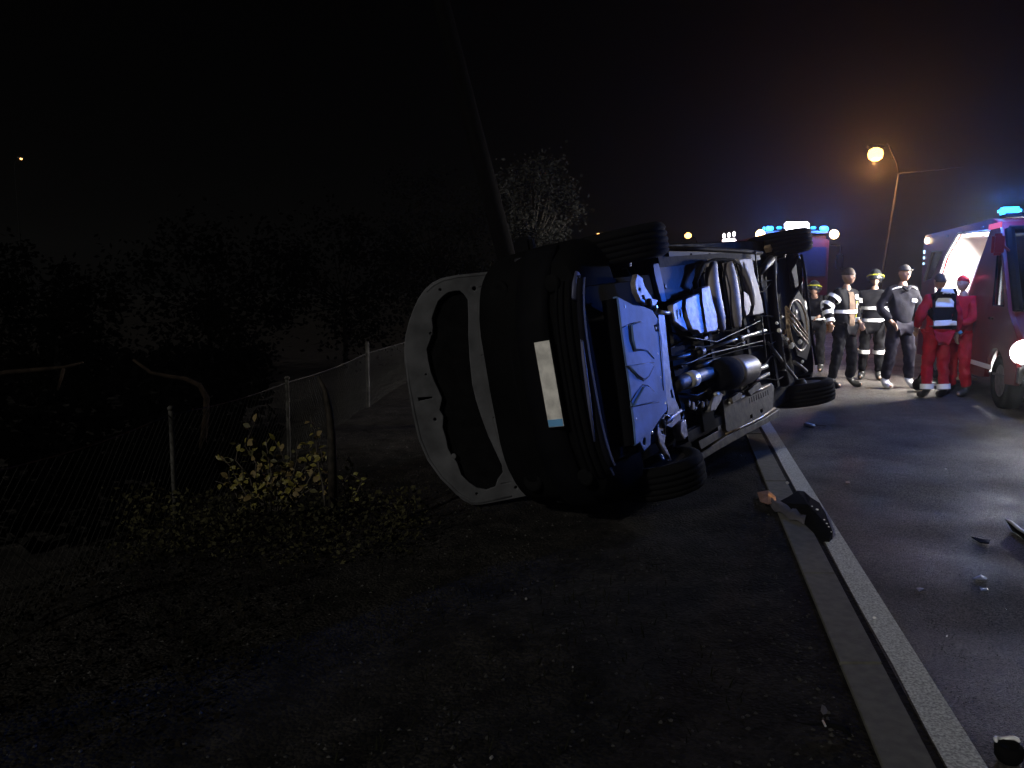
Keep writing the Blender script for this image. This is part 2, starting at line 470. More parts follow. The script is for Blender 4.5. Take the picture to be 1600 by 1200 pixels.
st = [(stemline(550, 790, 545, 712, 5.0, .03), 16), (stemline(555, 790, 560, 740, 5.0), 12), (stemline(550, 795, 530, 745, 5.0), 8)]
gb = W(552, 800, 5.0)
leafy_bush('small_bush', 'small low olive green bush right of the curved stake', 'bush', (gb.x, 5.0, terrain(gb.x, 5.0)), st, LW, (.022, .045), rb)

def weedmass(name, label, area, cnt, sz, material, seed, kind='stuff', cat='weeds'):
    r = random.Random(seed); m = MB()
    for _ in range(cnt):
        p = area(r)
        d = Vector((r.gauss(0, 1), r.gauss(0, 1), r.gauss(.2, .7))).normalized(); e = d.orthogonal().normalized(); e.rotate(Matrix.Rotation(r.uniform(0, 6.28), 3, d))
        s = r.uniform(*sz)
        m.add([p, p + d * s * .5 + e * s * .3, p + d * s, p + d * s * .5 - e * s * .3], [[0, 1, 2], [0, 2, 3]])
    return tag(m.build(name, material), label, cat, kind=kind)
def a_low(r):
    px_ = r.uniform(185, 660); Y = r.uniform(4.5, 5.3)
    top = 775 - 16 * abs(math.sin(px_ * .021)) + (14 if 330 < px_ < 570 else 0)
    p = W(px_, top, Y); zt = p.z
    z0 = terrain(p.x, Y)
    z = z0 + (max(.05, zt - z0)) * r.random() ** 1.3
    return Vector((p.x + r.gauss(0, .05), Y, z))
weedmass('weeds', 'low tangled weeds along the foot of the wire fence', a_low, 3800, (.015, .045), M_leafd, 8)
def a_left(r):
    x = r.uniform(-3.4, -1.1); Y = r.uniform(2.6, 6.5)
    return Vector((x, Y, terrain(x, Y) + r.random() ** 2 * .10))
weedmass('ground_weeds', 'dim brown weeds covering the slope at left', a_left, 7000, (.012, .04), mat('brown_weed', (0.012, 0.010, 0.007), 0.9, 0, .5, 4, spec=.05), 9)

# ------------------------------------------------------------------ wire fence
fence = thing('wire_fence', 'sagging chain link fence with thin metal posts at left', 'fence', (-2.4, 5.7, -0.5))
fb = Vector((-2.4, 5.7, -0.5))
def ftop(px, py, dz=.9):
    Y = dz * F / (py - 450); return W(px, py, Y)
tops = [ftop(-260, 830), ftop(0, 735), ftop(265, 648), ftop(447, 598), ftop(573, 549), ftop(700, 510)]
tops[4] = ftop(573, 552)
def fpt(u):      # along fence 0..len-1
    i = min(int(u), len(tops) - 2); t = u - i
    p = tops[i].lerp(tops[i + 1], t); p.z -= .03 * math.sin(math.pi * t); return p
for i, t_ in enumerate(tops[1:5]):
    if i == 0: t_ = fpt(0.35)
    m = MB(); hh = t_.z + (.04 if i != 3 else .14)
    m.tube([Vector((t_.x, t_.y, -.62)) - fb, Vector((t_.x + .01, t_.y, hh)) - fb], .019 if i != 3 else .028, 8)
    m.lathe([(.024, 0), (.024, .02), (.012, .03)], Vector((t_.x + .01, t_.y, hh - .005)) - fb, (0, 0, 1), 8)
    m.build('post', M_post, fence, smooth=True)
m = MB(); m.tube([fpt(k * .125) - fb for k in range(0, 41)], .0045, 5); m.build('top_wire', M_galv, fence)
# mesh: zigzag wires following arc length
cum = [0]; P_ = [fpt(k * .02) for k in range(251)]
for a, b_ in zip(P_, P_[1:]): cum.append(cum[-1] + (b_ - a).length)
def at_s(s_):
    lo = min(range(len(cum)), key=lambda i: abs(cum[i] - s_)); return P_[lo]
import bisect
def at_s(s_):
    i = max(1, min(len(cum) - 1, bisect.bisect(cum, s_))); t = (s_ - cum[i - 1]) / (cum[i] - cum[i - 1])
    return P_[i - 1].lerp(P_[i], max(0, min(1, t)))
m = MB(); HF = 1.12; step = .075; s_ = -HF
while s_ < cum[-1]:
    for sg in (1, -1):
        pts = []
        for k in range(5):
            f_ = k / 4; q = s_ + HF * f_
            if q < 0 or q > cum[-1]: continue
            p = at_s(q); zz = p.z - (HF * f_ if sg > 0 else HF * (1 - f_))
            off = .02 * noise.noise(Vector((q * 1.5, zz * 2, 0)))
            pts.append(Vector((p.x + off, p.y + off + sg * .001, zz)) - fb)
        if len(pts) > 1: m.tube(pts, .0013, 3, cap=False)
    s_ += step
tag(m.build('wire_mesh', M_galv, fence), kind='stuff')

def a_under(r):
    Y = r.uniform(6.2, 24); x = -(Y * .30 + 1.2) - r.random() ** 1.4 * (Y * .9 + 6) + r.random() * 1.2
    return Vector((x, Y, terrain(x, Y) + .75 * r.random() * (.5 + .5 * noise.noise(Vector((x * .6, Y * .6, 1))))))
weedmass('cover_scrub', 'black undergrowth added to hide the lit ground beyond the wire fence', a_under, 16000, (.08, .30), M_leafk, 31)  # dark leaf mass added to cover ground that the fill would light
# curved stake, branches
m = MB()
pts = [(497, 588), (508, 610), (514, 640), (518, 680), (519, 720), (520, 790)]
m.tube([W(x, y_, 4.9) for x, y_ in pts], [.012, .016, .022, .026, .028, .03], 8)
cs = m.build('curved_stake', mat('stake_bark', (0.03, 0.024, 0.018), .7, 0, .7, 25, spec=.2), smooth=True)
tag(cs, 'dark curved wooden stake rising through the shrub before the fence', 'stake')
m = MB(); m.tube([W(x, y_, 8.5) for x, y_ in [(208, 562), (235, 582), (262, 588), (290, 592), (312, 602), (323, 622), (322, 650), (316, 700)]], [.015, .02, .022, .025, .03, .036, .036, .04], 8)
tag(m.build('arched_branch', M_branch, smooth=True), 'dry brown branch arching over behind the fence', 'branch')
m = MB(); m.tube([W(x, y_, 9) for x, y_ in [(-40, 592), (10, 582), (60, 578), (100, 574), (130, 566)]], [.03, .03, .028, .02, .01], 8)
m.tube([W(x, y_, 9) for x, y_ in [(100, 574), (96, 590), (90, 610)]], [.02, .018, .01], 6)
tag(m.build('fallen_branch', M_branch, smooth=True), 'bare fallen branch lying beyond the fence at far left', 'branch')

# ------------------------------------------------------------------ leaning pole and trees
m = MB()
b0, b1 = W(842, 600, 9.6), W(668, -80, 9.6)
m.tube([b0 + (b1 - b0) * t for t in (-.08, 0, .3, .6, 1, 1.25)], [.13, .125, .115, .105, .095, .09], 16)
lp = thing('leaning_pole', 'tall dark wooden utility pole leaning left behind the overturned car', 'pole', (b0.x, b0.y, 0))
for v in m.v: v -= Vector((b0.x, b0.y, 0))
m.build('shaft', M_wood, lp, smooth=True)
def tree(name, label, base, trunk_h, crown, cnt, lsz, lm, seed, trunk_r=.07, sway=.3, group=None, clumps=26):
    r = random.Random(seed); t = thing(name, label, 'tree', base, group=group)
    cx, cz, rx, rz = crown
    m = MB(); pts = [(0, 0, -.6), (.03, 0, trunk_h * .4), (cx * .5, 0, trunk_h), (cx, 0, cz)]
    m.tube(pts, [trunk_r, trunk_r * .85, trunk_r * .6, trunk_r * .2], 8)
    cl = []
    for _ in range(clumps):
        while True:
            v = Vector((r.uniform(-1, 1), r.uniform(-1, 1), r.uniform(-1, 1)))
            if .25 < v.length < 1: break
        c = Vector((cx + v.x * rx, v.y * rx, cz + v.z * rz)); cl.append((c, r.uniform(.14, .34) * rx))
        s0 = Vector(pts[2]).lerp(Vector(pts[3]), r.random()); mid = s0.lerp(c, .5) + Vector((0, 0, -.08 * rx))
        m.tube([s0, mid, c], [trunk_r * .3, trunk_r * .16, trunk_r * .05], 5)
    m.build('trunk', M_wood if 'dark' in name or 'dim' in name else M_bark, t, smooth=True)
    m = MB()
    for _ in range(cnt):
        c, s = r.choice(cl)
        p = c + Vector((r.gauss(0, 1), r.gauss(0, 1), r.gauss(0, 1.1))) * s * .6
        d = Vector((r.gauss(0, 1), r.gauss(0, 1), r.gauss(0, .7))).normalized(); e = d.orthogonal().normalized(); e.rotate(Matrix.Rotation(r.uniform(0, 6.28), 3, d))
        q = r.uniform(*lsz)
        m.add([p, p + d * q * .5 + e * q * .3, p + d * q, p + d * q * .5 - e * q * .3], [[0, 1, 2], [0, 2, 3]])
    m.build('crown', lm, t)
    return t
p = W(800, 600, 15)
tree('small_tree', 'loose crowned tree faintly lit behind the leaning pole', (p.x + .15, 15, 0), 1.6, (.25, 2.55, .85, 1.35), 11000, (.03, .09), M_leaft, 3, clumps=46)
p = W(690, 600, 17)
tree('dim_tree', 'very dim tree left of the leaning pole', (p.x, 17, 0), 1.3, (0, 2.6, 1.3, 1.7), 5000, (.05, .11), mat('dim_leaf', (0.005, 0.005, 0.0045), .9, spec=0), 13, clumps=30)
for k, (px_, Y, h, lab) in enumerate([(90, 16, 2.6, 'black tree mass at far left beyond the fence'), (330, 18, 3.2, 'black bushy tree behind the arched dry branch'), (540, 21, 3.4, 'black bushy tree beyond the far end of the fence')]):
    p = W(px_, 600, Y)
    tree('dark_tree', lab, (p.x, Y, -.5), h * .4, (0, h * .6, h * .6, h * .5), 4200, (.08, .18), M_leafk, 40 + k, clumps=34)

# ------------------------------------------------------------------ overturned car (local: x right, y forward, z up)
Rcar = Matrix(((0.176, -0.5909, -0.7873), (-0.0547, -0.8045, 0.5915), (-0.9829, -0.061, -0.1739)))
Rcar = Rcar.to_quaternion().normalized().to_matrix()
MC = Matrix.Translation((1.138, 5.243, 1.053)) @ Rcar.to_4x4()
car = thing('overturned_car', 'dark car lying on its side with its underbody facing the road and bonnet open', 'car')
car.matrix_world = MC
def C(px, py, c, ax=2): return plane_local(MC, px, py, ax, c)
def Cz(pts, z): return [(C(x, y, z).x, C(x, y, z).y) for x, y in pts]
MZ = lambda z: Matrix.Translation((0, 0, z))
WB = 3.3
# body shell: lofted sections
def section(y):
    # half width, bottom z, top z, tumblehome, corner
    K = [(.93, .50, .36, .66), (.90, .62, .26, .84), (.84, .74, .21, 1.00), (.70, .84, .20, 1.10), (.45, .88, .20, 1.15), (0.1, .90, .22, 1.19), (-.35, .91, .24, 1.24),
         (-.75, .85, .24, 1.40), (-1.2, .85, .24, 1.62), (-2.0, .85, .24, 1.66), (-3.0, .85, .24, 1.65), (-3.6, .84, .26, 1.60), (-3.9, .86, .32, 1.45), (-4.0, .78, .40, 1.2)]
    K = sorted(K)
    if y <= K[0][0]: return K[0][1:]
    for a, b in zip(K, K[1:]):
        if a[0] <= y <= b[0]:
            t = (y - a[0]) / (b[0] - a[0]); return tuple(a[i] + (b[i] - a[i]) * t for i in (1, 2, 3))
    return K[-1][1:]
ysec = [.93, .925, .90, .87, .84, .78, .70, .58, .45, .33, .2, .1, 0, -.12, -.25, -.35, -.5, -.62, -.75, -.95, -1.2, -1.6, -2, -2.5, -3, -3.3, -3.6, -3.78, -3.9, -3.97, -4.0]
NS = 40
m = MB(); rings = []
for y in ysec:
    hw, zb, zt = section(y); ring = []
    for k in range(NS):
        w = 2 * math.pi * k / NS; c_, s_ = math.cos(w), math.sin(w)
        ex = .38
        X = hw * math.copysign(abs(c_) ** ex, c_); Zr = math.copysign(abs(s_) ** ex, s_)
        Z = (zb + zt) / 2 + (zt - zb) / 2 * Zr
        if Z > .95: X *= 1 - .20 * min(1, (Z - .95) / .7) ** 1.1
        if y > .6: Y2 = y - .25 * (X / max(hw, .01)) ** 4 * (.93 - .6)
        else: Y2 = y
        ring.append((X, Y2, Z))
    rings.append(ring)
vs = [v for r_ in rings for v in r_]; fs = []
for i in range(len(rings) - 1):
    for k in range(NS): fs.append([i * NS + k, i * NS + (k + 1) % NS, (i + 1) * NS + (k + 1) % NS, (i + 1) * NS + k])
fs.append(list(range(NS))[::-1]); fs.append([(len(rings) - 1) * NS + k for k in range(NS)])
m.add(vs, fs)
body = m.build('body', M_body, None, smooth=True)
# cut wheel wells and the hollow of the underbody
cut = MB()
for sx in (-1, 1):
    for yw in (0, -WB): cut.lathe([(.385, -.18), (.385, .22)], (sx * .80, yw, .33), (1, 0, 0), 28)
cutter = cut.build('cutter', None)
cut2 = MB(); cut2.box((0, -1.72, .14), (1.60, 3.05, .44))
cutter2 = cut2.build('cutter2', None)
cut3 = MB(); cut3.box((0, -3.45, .2), (1.3, .9, .5))
cutter3 = cut3.build('cutter3', None)
cut4 = MB(); cut4.box((0, .34, .12), (1.10, .86, .28))
cutter4 = cut4.build('cutter4', None)
for c_ in (cutter, cutter2, cutter3, cutter4):
    bo = body.modifiers.new('b', 'BOOLEAN'); bo.operation = 'DIFFERENCE'; bo.object = c_; bo.solver = 'EXACT'
dg = bpy.context.evaluated_depsgraph_get(); dg.update()
bme = bpy.data.meshes.new_from_object(body.evaluated_get(dg))
for o in (body, cutter, cutter2, cutter3, cutter4): bpy.data.objects.remove(o)
bme.name = 'body'
body = finish('body', bme, M_body, car)
for p in bme.polygons: p.use_smooth = True
bme.set_sharp_from_angle(angle=R(35)) if hasattr(bme, 'set_sharp_from_angle') else None

# front bumper, grilles, lamps
def frontline(z, dy=0.0, n=17, x0=-.84, x1=.84):
    out = []
    for k in range(n):
        x = x0 + (x1 - x0) * k / (n - 1)
        out.append((x, .935 + dy - .34 * abs(x / .9) ** 3.2 - max(0, z - .62) * .45 - max(0, .28 - z) * .6, z))
    return out
def band(zs, dys, name, material, parent=car, x0=-.84, x1=.84, n=25):
    m = MB(); rows = [frontline(z, d, n, x0, x1) for z, d in zip(zs, dys)]
    back = [frontline(z, d - .03, n, x0, x1) for z, d in zip(zs, dys)]
    allr = rows + back[::-1]; k = len(allr)
    m.v = [Vector(p) for r_ in allr for p in r_]
    for i in range(k):
        j = (i + 1) % k
        for q in range(n - 1): m.f.append([i * n + q, i * n + q + 1, j * n + q + 1, j * n + q])
    m.f.append([i * n for i in range(k)]); m.f.append([i * n + n - 1 for i in range(k)][::-1])
    return m.build(name, material, parent, smooth=True)
band([.40, .44, .55, .62, .66], [.01, .035, .045, .03, .0], 'bumper', M_black)
lip = band([.175, .19, .205], [.02, .035, .02], 'bumper_lip', mat('lip_plastic', (0.012, 0.012, 0.018), .7, 0, .2, 8, spec=.03), x0=-.60, x1=.55)
band([.22, .26, .34, .38], [-.02, 0, 0, -.02], 'lower_grille', M_pitch, x0=-.62, x1=.62)
for i, z in enumerate((.25, .29, .33)): band([z - .008, z, z + .008], [.01, .02, .01], 'grille_bar', M_black, x0=-.6, x1=.6)
band([.68, .72, .86, .9], [-.0, .02, .02, .0], 'upper_grille', M_pitch, x0=-.42, x1=.42)
for i, z in enumerate((.72, .77, .82, .87)): band([z - .008, z, z + .008], [.02, .035, .02], 'grille_bar', M_black, x0=-.4, x1=.4)
for sx in (-1, 1):
    a, b_ = (.46, .82) if sx > 0 else (-.82, -.46)
    h = band([.70, .74, .86, .92], [.0, .025, .02, -.02], 'headlight', mat('unlit_headlight_lens', (0.03, 0.03, 0.035), .15, 0, .2, 5), x0=a, x1=b_)
    m = MB(); m.lathe([(.075, 0), (.075, .02), (.06, .03), (.03, .012), (.01, .01)], (sx * .62, .80, .80), (0, 1, 0.05), 20)
    m.build('reflector', M_pitch, h, smooth=True)
    m = MB(); m.lathe([(.05, 0), (.055, .03), (.04, .035)], (sx * .60, .84, .36), (0, 1, 0), 18); m.build('fog_lamp', M_pitch, car, smooth=True)
# bumper corner: patch of blue light painted as a tinted strip
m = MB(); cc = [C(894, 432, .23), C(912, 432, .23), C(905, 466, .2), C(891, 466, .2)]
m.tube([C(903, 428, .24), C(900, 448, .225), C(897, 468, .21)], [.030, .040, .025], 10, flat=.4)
m.build('corner_blue_light', mat('corner_blue_light_tint', (.10, .11, .2), .5), car, smooth=True)
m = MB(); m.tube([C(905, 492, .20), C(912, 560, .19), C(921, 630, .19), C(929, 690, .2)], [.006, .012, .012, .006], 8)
m.build('lip_highlight', mat('lip_highlight_blue', (0.10, 0.11, 0.22), .6, 0, .2, 9), car, smooth=True)  # bluish highlight along the lip painted as a tinted strip

# number plate
cxp = (C(858, 600, .99, 1)); PC = Vector((0.0, .99, .46))
a_, b_ = C(848, 539, .99, 1), C(868, 661, .99, 1)
PC = (a_ + b_) / 2
wv = (b_ - a_); plen = .52
Mp = Matrix.Translation(PC) @ Matrix.Rotation(R(90), 4, 'X')
m = MB(); m.box((0, 0, 0), (plen + .02, .125, .006), bev=.002); 
for v in m.v: v.xyz = (Mp @ v).xyz + Vector((0, -.006, 0))
m.build('plate_holder', M_black, car)
me = plate([(-.26, -.055), (.26, -.055), (.26, .055), (-.26, .055)], [], .003, Mp @ Matrix.Translation((0, 0, -.001)))
np_ = finish('number_plate', me, M_plate, car)
me = plate([(.215, -.053), (.258, -.053), (.258, .053), (.215, .053)], [], .002, Mp @ Matrix.Translation((0, 0, -.0035)))
finish('plate_band', me, M_eu, np_)

# wheels
def wheel(parent, x, y, z, steer=0.0):
    sx = 1 if x > 0 else -1
    w = bpy.data.objects.new('wheel', None); COL.objects.link(w); w.parent = parent
    w.matrix_local = Matrix.Translation((x, y, z)) @ Matrix.Rotation(steer, 4, 'Z')
    prof = [(.20, -.10), (.27, -.115), (.305, -.10), (.318, -.075), (.318, -.06), (.309, -.057), (.309, -.048), (.320, -.045), (.321, -.02), (.311, -.017), (.311, -.007), (.321, -.004),
            (.321, .02), (.311, .023), (.311, .033), (.320, .036), (.318, .06), (.309, .063), (.309, .07), (.317, .075), (.305, .10), (.27, .115), (.20, .10)]
    m = MB(); m.lathe(prof, (0, 0, 0), (1, 0, 0), 48, closed=True)
    m.build('tyre', M_pitch, w, smooth=True, )
    m = MB(); m.lathe([(.205, -.095), (.19, -.07), (.185, .0), (.19, .07), (.205, .095), (.2, .1), (.18, .07), (.06, .085), (.0, .09)] if sx > 0 else
                      [(.205, .095), (.19, .07), (.185, .0), (.19, -.07), (.205, -.095), (.2, -.1), (.18, -.07), (.06, -.085), (.0, -.09)], (0, 0, 0), (1, 0, 0), 32)
    for k in range(5):
        a = k * 2 * math.pi / 5
        m.box((sx * .07, .11 * math.cos(a), .11 * math.sin(a)), (.02, .045, .15), Matrix.Rotation(a - math.pi / 2, 3, 'X'))
    m.build('rim', M_oil, w, smooth=False)
    m = MB(); m.lathe([(.135, -.012), (.135, .012)], (-sx * .02, 0, 0), (1, 0, 0), 28); m.lathe([(.045, -.09), (.07, -.02), (.05, .03)], (-sx * .05, 0, 0), (sx, 0, 0), 16)
    m.build('brake_disc', M_oil, w, smooth=False)
    return w
wheel(car, -.79, .02, .31, R(-4)); wheel(car, .79, .02, .31, R(-4))
wheel(car, -.75, -WB, .31); wheel(car, .78, -WB, .31)

# open bonnet: outer skin, pressed inner frame with holes, ragged felt pad
yb = 0.0                                # hinged at the scuttle, propped half open; w is the outer side
BA = R(50)
FB = Matrix(((1, 0, 0, 0), (0, math.cos(BA), -math.sin(BA), .40), (0, math.sin(BA), math.cos(BA), 1.10), (0, 0, 0, 1)))
def Bw(px, py, w=0.0): return plane_local(MC @ FB, px, py, 2, w)
def Cy(pts, y): return [(Bw(px, py, y).x, Bw(px, py, y).y) for px, py in pts]
MY = lambda w: FB @ Matrix.Translation((0, 0, w))
outer = [(800, 430), (772, 425), (745, 428), (715, 431), (690, 436), (676, 443), (665, 453), (655, 467), (647, 484), (640, 504), (635, 524), (633, 545), (634, 568), (638, 595),
         (642, 620), (646, 642), (650, 664), (656, 686), (664, 706), (675, 724), (688, 742), (701, 758), (713, 770), (724, 780), (737, 787), (752, 787), (775, 783), (800, 778), (840, 770), (830, 700), (800, 560)]
hole = [(710, 454), (718, 453), (726, 459), (732, 468), (733, 495), (733, 525), (735, 560), (739, 600), (745, 625), (753, 650), (764, 680), (776, 706), (785, 725), (787, 738), (779, 749), (775, 761),
        (760, 766), (745, 763), (732, 754), (720, 742), (713, 722), (705, 712), (699, 700), (696, 684), (691, 668), (692, 650), (686, 640), (690, 622), (684, 608), (678, 596), (672, 580), (668, 560), (666, 545),
        (672, 530), (676, 512), (674, 497), (680, 480), (684, 470), (692, 462), (700, 456)]
dots = [(688, 453, 3.2), (741, 451, 4.2), (673, 521, 2.5), (666, 585, 2.5), (680, 655, 3.5), (709, 713, 3), (745, 771, 3), (806, 761, 3.5)]
me = plate(Cy(outer, yb), [], .012, MY(yb + .055), .004)
bon = finish('bonnet', me, M_body, car, False)
# felt pad (behind the cut-out, proud of the skin)
pad = [(705, 446), (722, 448), (735, 462), (740, 520), (748, 610), (772, 680), (792, 728), (783, 765), (750, 773), (722, 760), (702, 730), (684, 690), (664, 610), (656, 545), (668, 480), (686, 455)]
me = plate(Cy(pad, yb), [], .012, MY(yb + .035), .004); finish('insulation_pad', me, M_pad, bon)
holes = [Cy(hole, yb)] + [[(Bw(px, py).x + r_ * .0048 * math.cos(w), Bw(px, py).y + r_ * .0048 * math.sin(w)) for w in [2 * math.pi * k / 10 for k in range(10)]] for px, py, r_ in dots]
holes += [Cy([(652, 620), (676, 618), (677, 623), (653, 628)], yb), Cy([(750, 554), (757, 553), (757, 556), (750, 557)], yb), Cy([(768, 651), (775, 650), (776, 653), (769, 654)], yb),
          Cy([(747, 449), (757, 444), (757, 446), (748, 452)], yb), Cy([(781, 754), (799, 751), (799, 754), (782, 757)], yb)]
me = plate(Cy(outer, yb), holes, .022, MY(yb), .006)
fr = finish('inner_frame', me, M_bonnet, bon)
def ribline(pts, rad, name, material, parent, dy=0.014, flat=1.0):
    m = MB(); m.tube([FB @ Bw(px, py, -dy) for px, py in pts], rad, 8); return m.build(name, material, parent, smooth=True)
ribline([(750, 440), (747, 470), (746, 500), (749, 540), (754, 580), (761, 620), (771, 660), (782, 700), (796, 745)], [.003] + [.006] * 7 + [.003], 'crease_shade_line', mat('rib_shadow_primer', (0.06, 0.06, 0.06), .8), bon, .012)  # shade of the crease painted as a darker line
ribline([(800, 430), (772, 427), (745, 430), (715, 433), (692, 438), (677, 446), (666, 456)], .010, 'rolled_edge', M_bonnet, bon, .012)
ribline([(635, 560), (639, 600), (647, 645), (656, 685), (670, 718), (690, 746), (715, 771), (737, 784), (752, 784), (800, 775)], [.006, .009, .012, .012, .012, .012, .014, .014, .012, .008], 'rolled_edge', M_bonnet, bon, .012)
for sx in (-1, 1):
    m = MB(); m.tube([(sx * .72, -.1, 1.0), (sx * .72, .2, 1.08), (sx * .70, .50, 1.22)], .018, 6); m.build('bonnet_hinge', M_oil, bon)
# far side wing mirror, sticks up beyond the wing
m = MB(); p = C(820, 384, -.05, 1)
mm = Vector((-1.02, -.35, 1.20))
q0 = C(820, 386, -.5, 1)
m.box(q0, (.16, .10, .19), bev=.03); m.box(q0 + Vector((.10, .0, -.03)), (.12, .05, .06), bev=.01)
m.build('door_mirror', M_black, car, smooth=False)

# --- underbody
def uplate(name, pts, z, thick, material, holes=(), bev=.003, parent=car, smooth=False):
    me = plate(Cz(pts, z), [Cz(h, z) for h in holes], thick, MZ(z), bev)
    return finish(name, me, material, parent, smooth)
def utube(name, pts, rad, material, n=12, parent=car, smooth=True, flat=1.0):
    m = MB(); m.tube([C(px, py, z) for px, py, z in pts], rad, n, flat=flat); return m.build(name, material, parent, smooth=smooth)
# main pan with pressings
m = MB(); N1, N2 = 60, 90
for i in range(N1):
    for j in range(N2):
        x = -.80 + 1.6 * i / (N1 - 1); y = -.18 - 3.05 * j / (N2 - 1)
        z = .345 + .05 * math.exp(-(x / .16) ** 2 * 1.0) * 2
        z += .012 * math.sin(y * 16) * (1 if .25 < abs(x) < .6 else .2) + .008 * noise.noise(Vector((x * 9, y * 9, 0)))
        m.v.append(Vector((x, y, z)))
for i in range(N1 - 1):
    for j in range(N2 - 1): m.f.append([i * N2 + j, i * N2 + j + 1, (i + 1) * N2 + j + 1, (i + 1) * N2 + j])
m.build('floor_pan', M_pan, car, smooth=True)
# front under tray: curved sheet
tr_t = [(962, 466), (972, 471), (985, 478), (1003, 481), (1022, 487), (1030, 500), (1033, 520), (1036, 550), (1040, 580), (1043, 610), (1044, 640), (1036, 650), (1028, 662), (1019, 676), (1012, 694), (1003, 704), (996, 690), (990, 694), (988, 668), (984, 635), (980, 600), (974, 560), (968, 515)]
tr_t = [(x - 6 if x > 1012 else x, y_) for x, y_ in tr_t]
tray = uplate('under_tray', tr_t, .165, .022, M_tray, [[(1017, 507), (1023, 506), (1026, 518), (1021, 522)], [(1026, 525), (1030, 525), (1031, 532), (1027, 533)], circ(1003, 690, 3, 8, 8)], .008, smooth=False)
m = MB()   # tray's rolled down front part, coloured black to paint in its shade
A = [C(x, y_, .165) for x, y_ in [(962, 466), (968, 515), (974, 560), (980, 600), (984, 635), (988, 668), (990, 694)]]
for a in A:
    for k in range(7):
        w = k / 6 * 1.35; m.v.append(a + Vector((0, .065 * math.sin(w), -.012 + .10 * (1 - math.cos(w)))))
for i in range(len(A) - 1):
    for k in range(6): m.f.append([i * 7 + k, i * 7 + k + 1, (i + 1) * 7 + k + 1, (i + 1) * 7 + k])
tf = m.build('tray_front', M_black, tray, smooth=True)
GR = mat('crease_shade', (0.03, 0.035, 0.06), .7)  # dark colour stands in for shade in the tray's creases
def groove(pts, r=.0035):
    m = MB(); m.tube([C(x, y_, .1455) for x, y_ in pts], r, 6); m.build('groove_shade_line', GR, tray, smooth=True)
groove([(982, 507), (1001, 502)]); groove([(982, 507), (984, 530), (990, 549), (1001, 547), (1012, 548), (1022, 560)])
groove([(972, 512), (982, 507)]); groove([(977, 573), (1000, 569), (1022, 566)])
groove([(985, 578), (996, 590), (1006, 595), (1014, 588), (1022, 572)]); groove([(985, 628), (995, 612), (1005, 601), (1012, 602), (1022, 612)])
groove([(984, 636), (1005, 632), (1030, 628)]); groove([(1028, 500), (1033, 560), (1037, 610)], .003); groove([(1000, 517), (1002, 528)], .003)
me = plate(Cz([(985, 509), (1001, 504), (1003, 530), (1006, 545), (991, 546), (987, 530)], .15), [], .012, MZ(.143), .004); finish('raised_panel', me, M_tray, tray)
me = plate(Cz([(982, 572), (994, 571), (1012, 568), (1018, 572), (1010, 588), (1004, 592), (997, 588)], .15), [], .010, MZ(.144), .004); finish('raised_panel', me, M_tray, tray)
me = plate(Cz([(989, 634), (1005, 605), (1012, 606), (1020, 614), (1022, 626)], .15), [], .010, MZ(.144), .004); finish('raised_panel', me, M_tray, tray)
for x_, y_ in [(1024, 513), (1018, 676), (975, 480), (1038, 630), (1031, 590), (1026, 553), (993, 655)]:
    m = MB(); m.lathe([(.012, 0), (.012, .006), (.005, .009)], C(x_, y_, .153), (0, 0, -1), 10); m.build('bolt', M_bright, tray)
# ragged bright rear edge of tray / subframe
uplate('subframe', [(1024, 486), (1034, 488), (1037, 520), (1041, 560), (1046, 600), (1052, 626), (1058, 640), (1060, 655), (1046, 668), (1035, 664), (1040, 640), (1036, 610), (1032, 560)], .19, .03, M_steel,
       [[(1043, 610), (1046, 608), (1049, 622), (1046, 624)]], .004)
utube('subframe_link', [(1024, 487, .18), (1040, 489, .17), (1052, 488, .18)], [.022, .014, .010], M_bright)
utube('subframe_link', [(1030, 668, .18), (1045, 655, .17), (1064, 641, .18)], [.026, .018, .012], M_alu)
# suspension arms
uplate('suspension_arm', [(992, 430), (1000, 436), (1003, 448), (1009, 458), (1016, 468), (1024, 470), (1020, 478), (1008, 477), (998, 470), (991, 456), (989, 442)], .17, .03, M_alu,
       [[(994, 449), (998, 451), (997, 457), (993, 455)], [(998, 460), (1003, 462), (1006, 471), (1000, 468)]], .004)
uplate('suspension_arm', [(1036, 648), (1044, 652), (1048, 658), (1037, 664), (1036, 680), (1034, 694), (1040, 706), (1044, 716), (1036, 706), (1028, 692), (1024, 676), (1024, 664)], .17, .03, M_alu,
       [[(1030, 655), (1034, 654), (1035, 666), (1030, 668)], [(1029, 673), (1033, 672), (1034, 680), (1030, 680)]], .004)
uplate('suspension_bracket', [(1058, 662), (1065, 658), (1068, 680), (1063, 686), (1058, 676)], .2, .05, M_alu, bev=.008)
for (x_, y_) in [(1010, 474), (1032, 662)]:
    m = MB(); m.lathe([(.03, -.03), (.035, 0), (.03, .03)], C(x_, y_, .17), (0, 0, 1), 14); m.build('bush_joint', M_pitch, car, smooth=True)
m = MB(); m.lathe([(.010, 0), (.010, .015)], C(1024, 480, .16), (0, 0, -1), 8); m.build('bolt', M_bright, car)
# driveshaft boots and dark mechanical mass near the front axle
utube('drive_axle', [(975, 420, .30), (1000, 470, .28), (1035, 560, .28)], [.02, .03, .03], M_oil)
utube('drive_axle', [(1062, 640, .28), (1060, 690, .30)], [.035, .02], M_oil)
m = MB(); a = C(1056, 585, .31); m.box(a, (.5, .34, .10), bev=.05); m.build('gearbox', M_pitch, car)
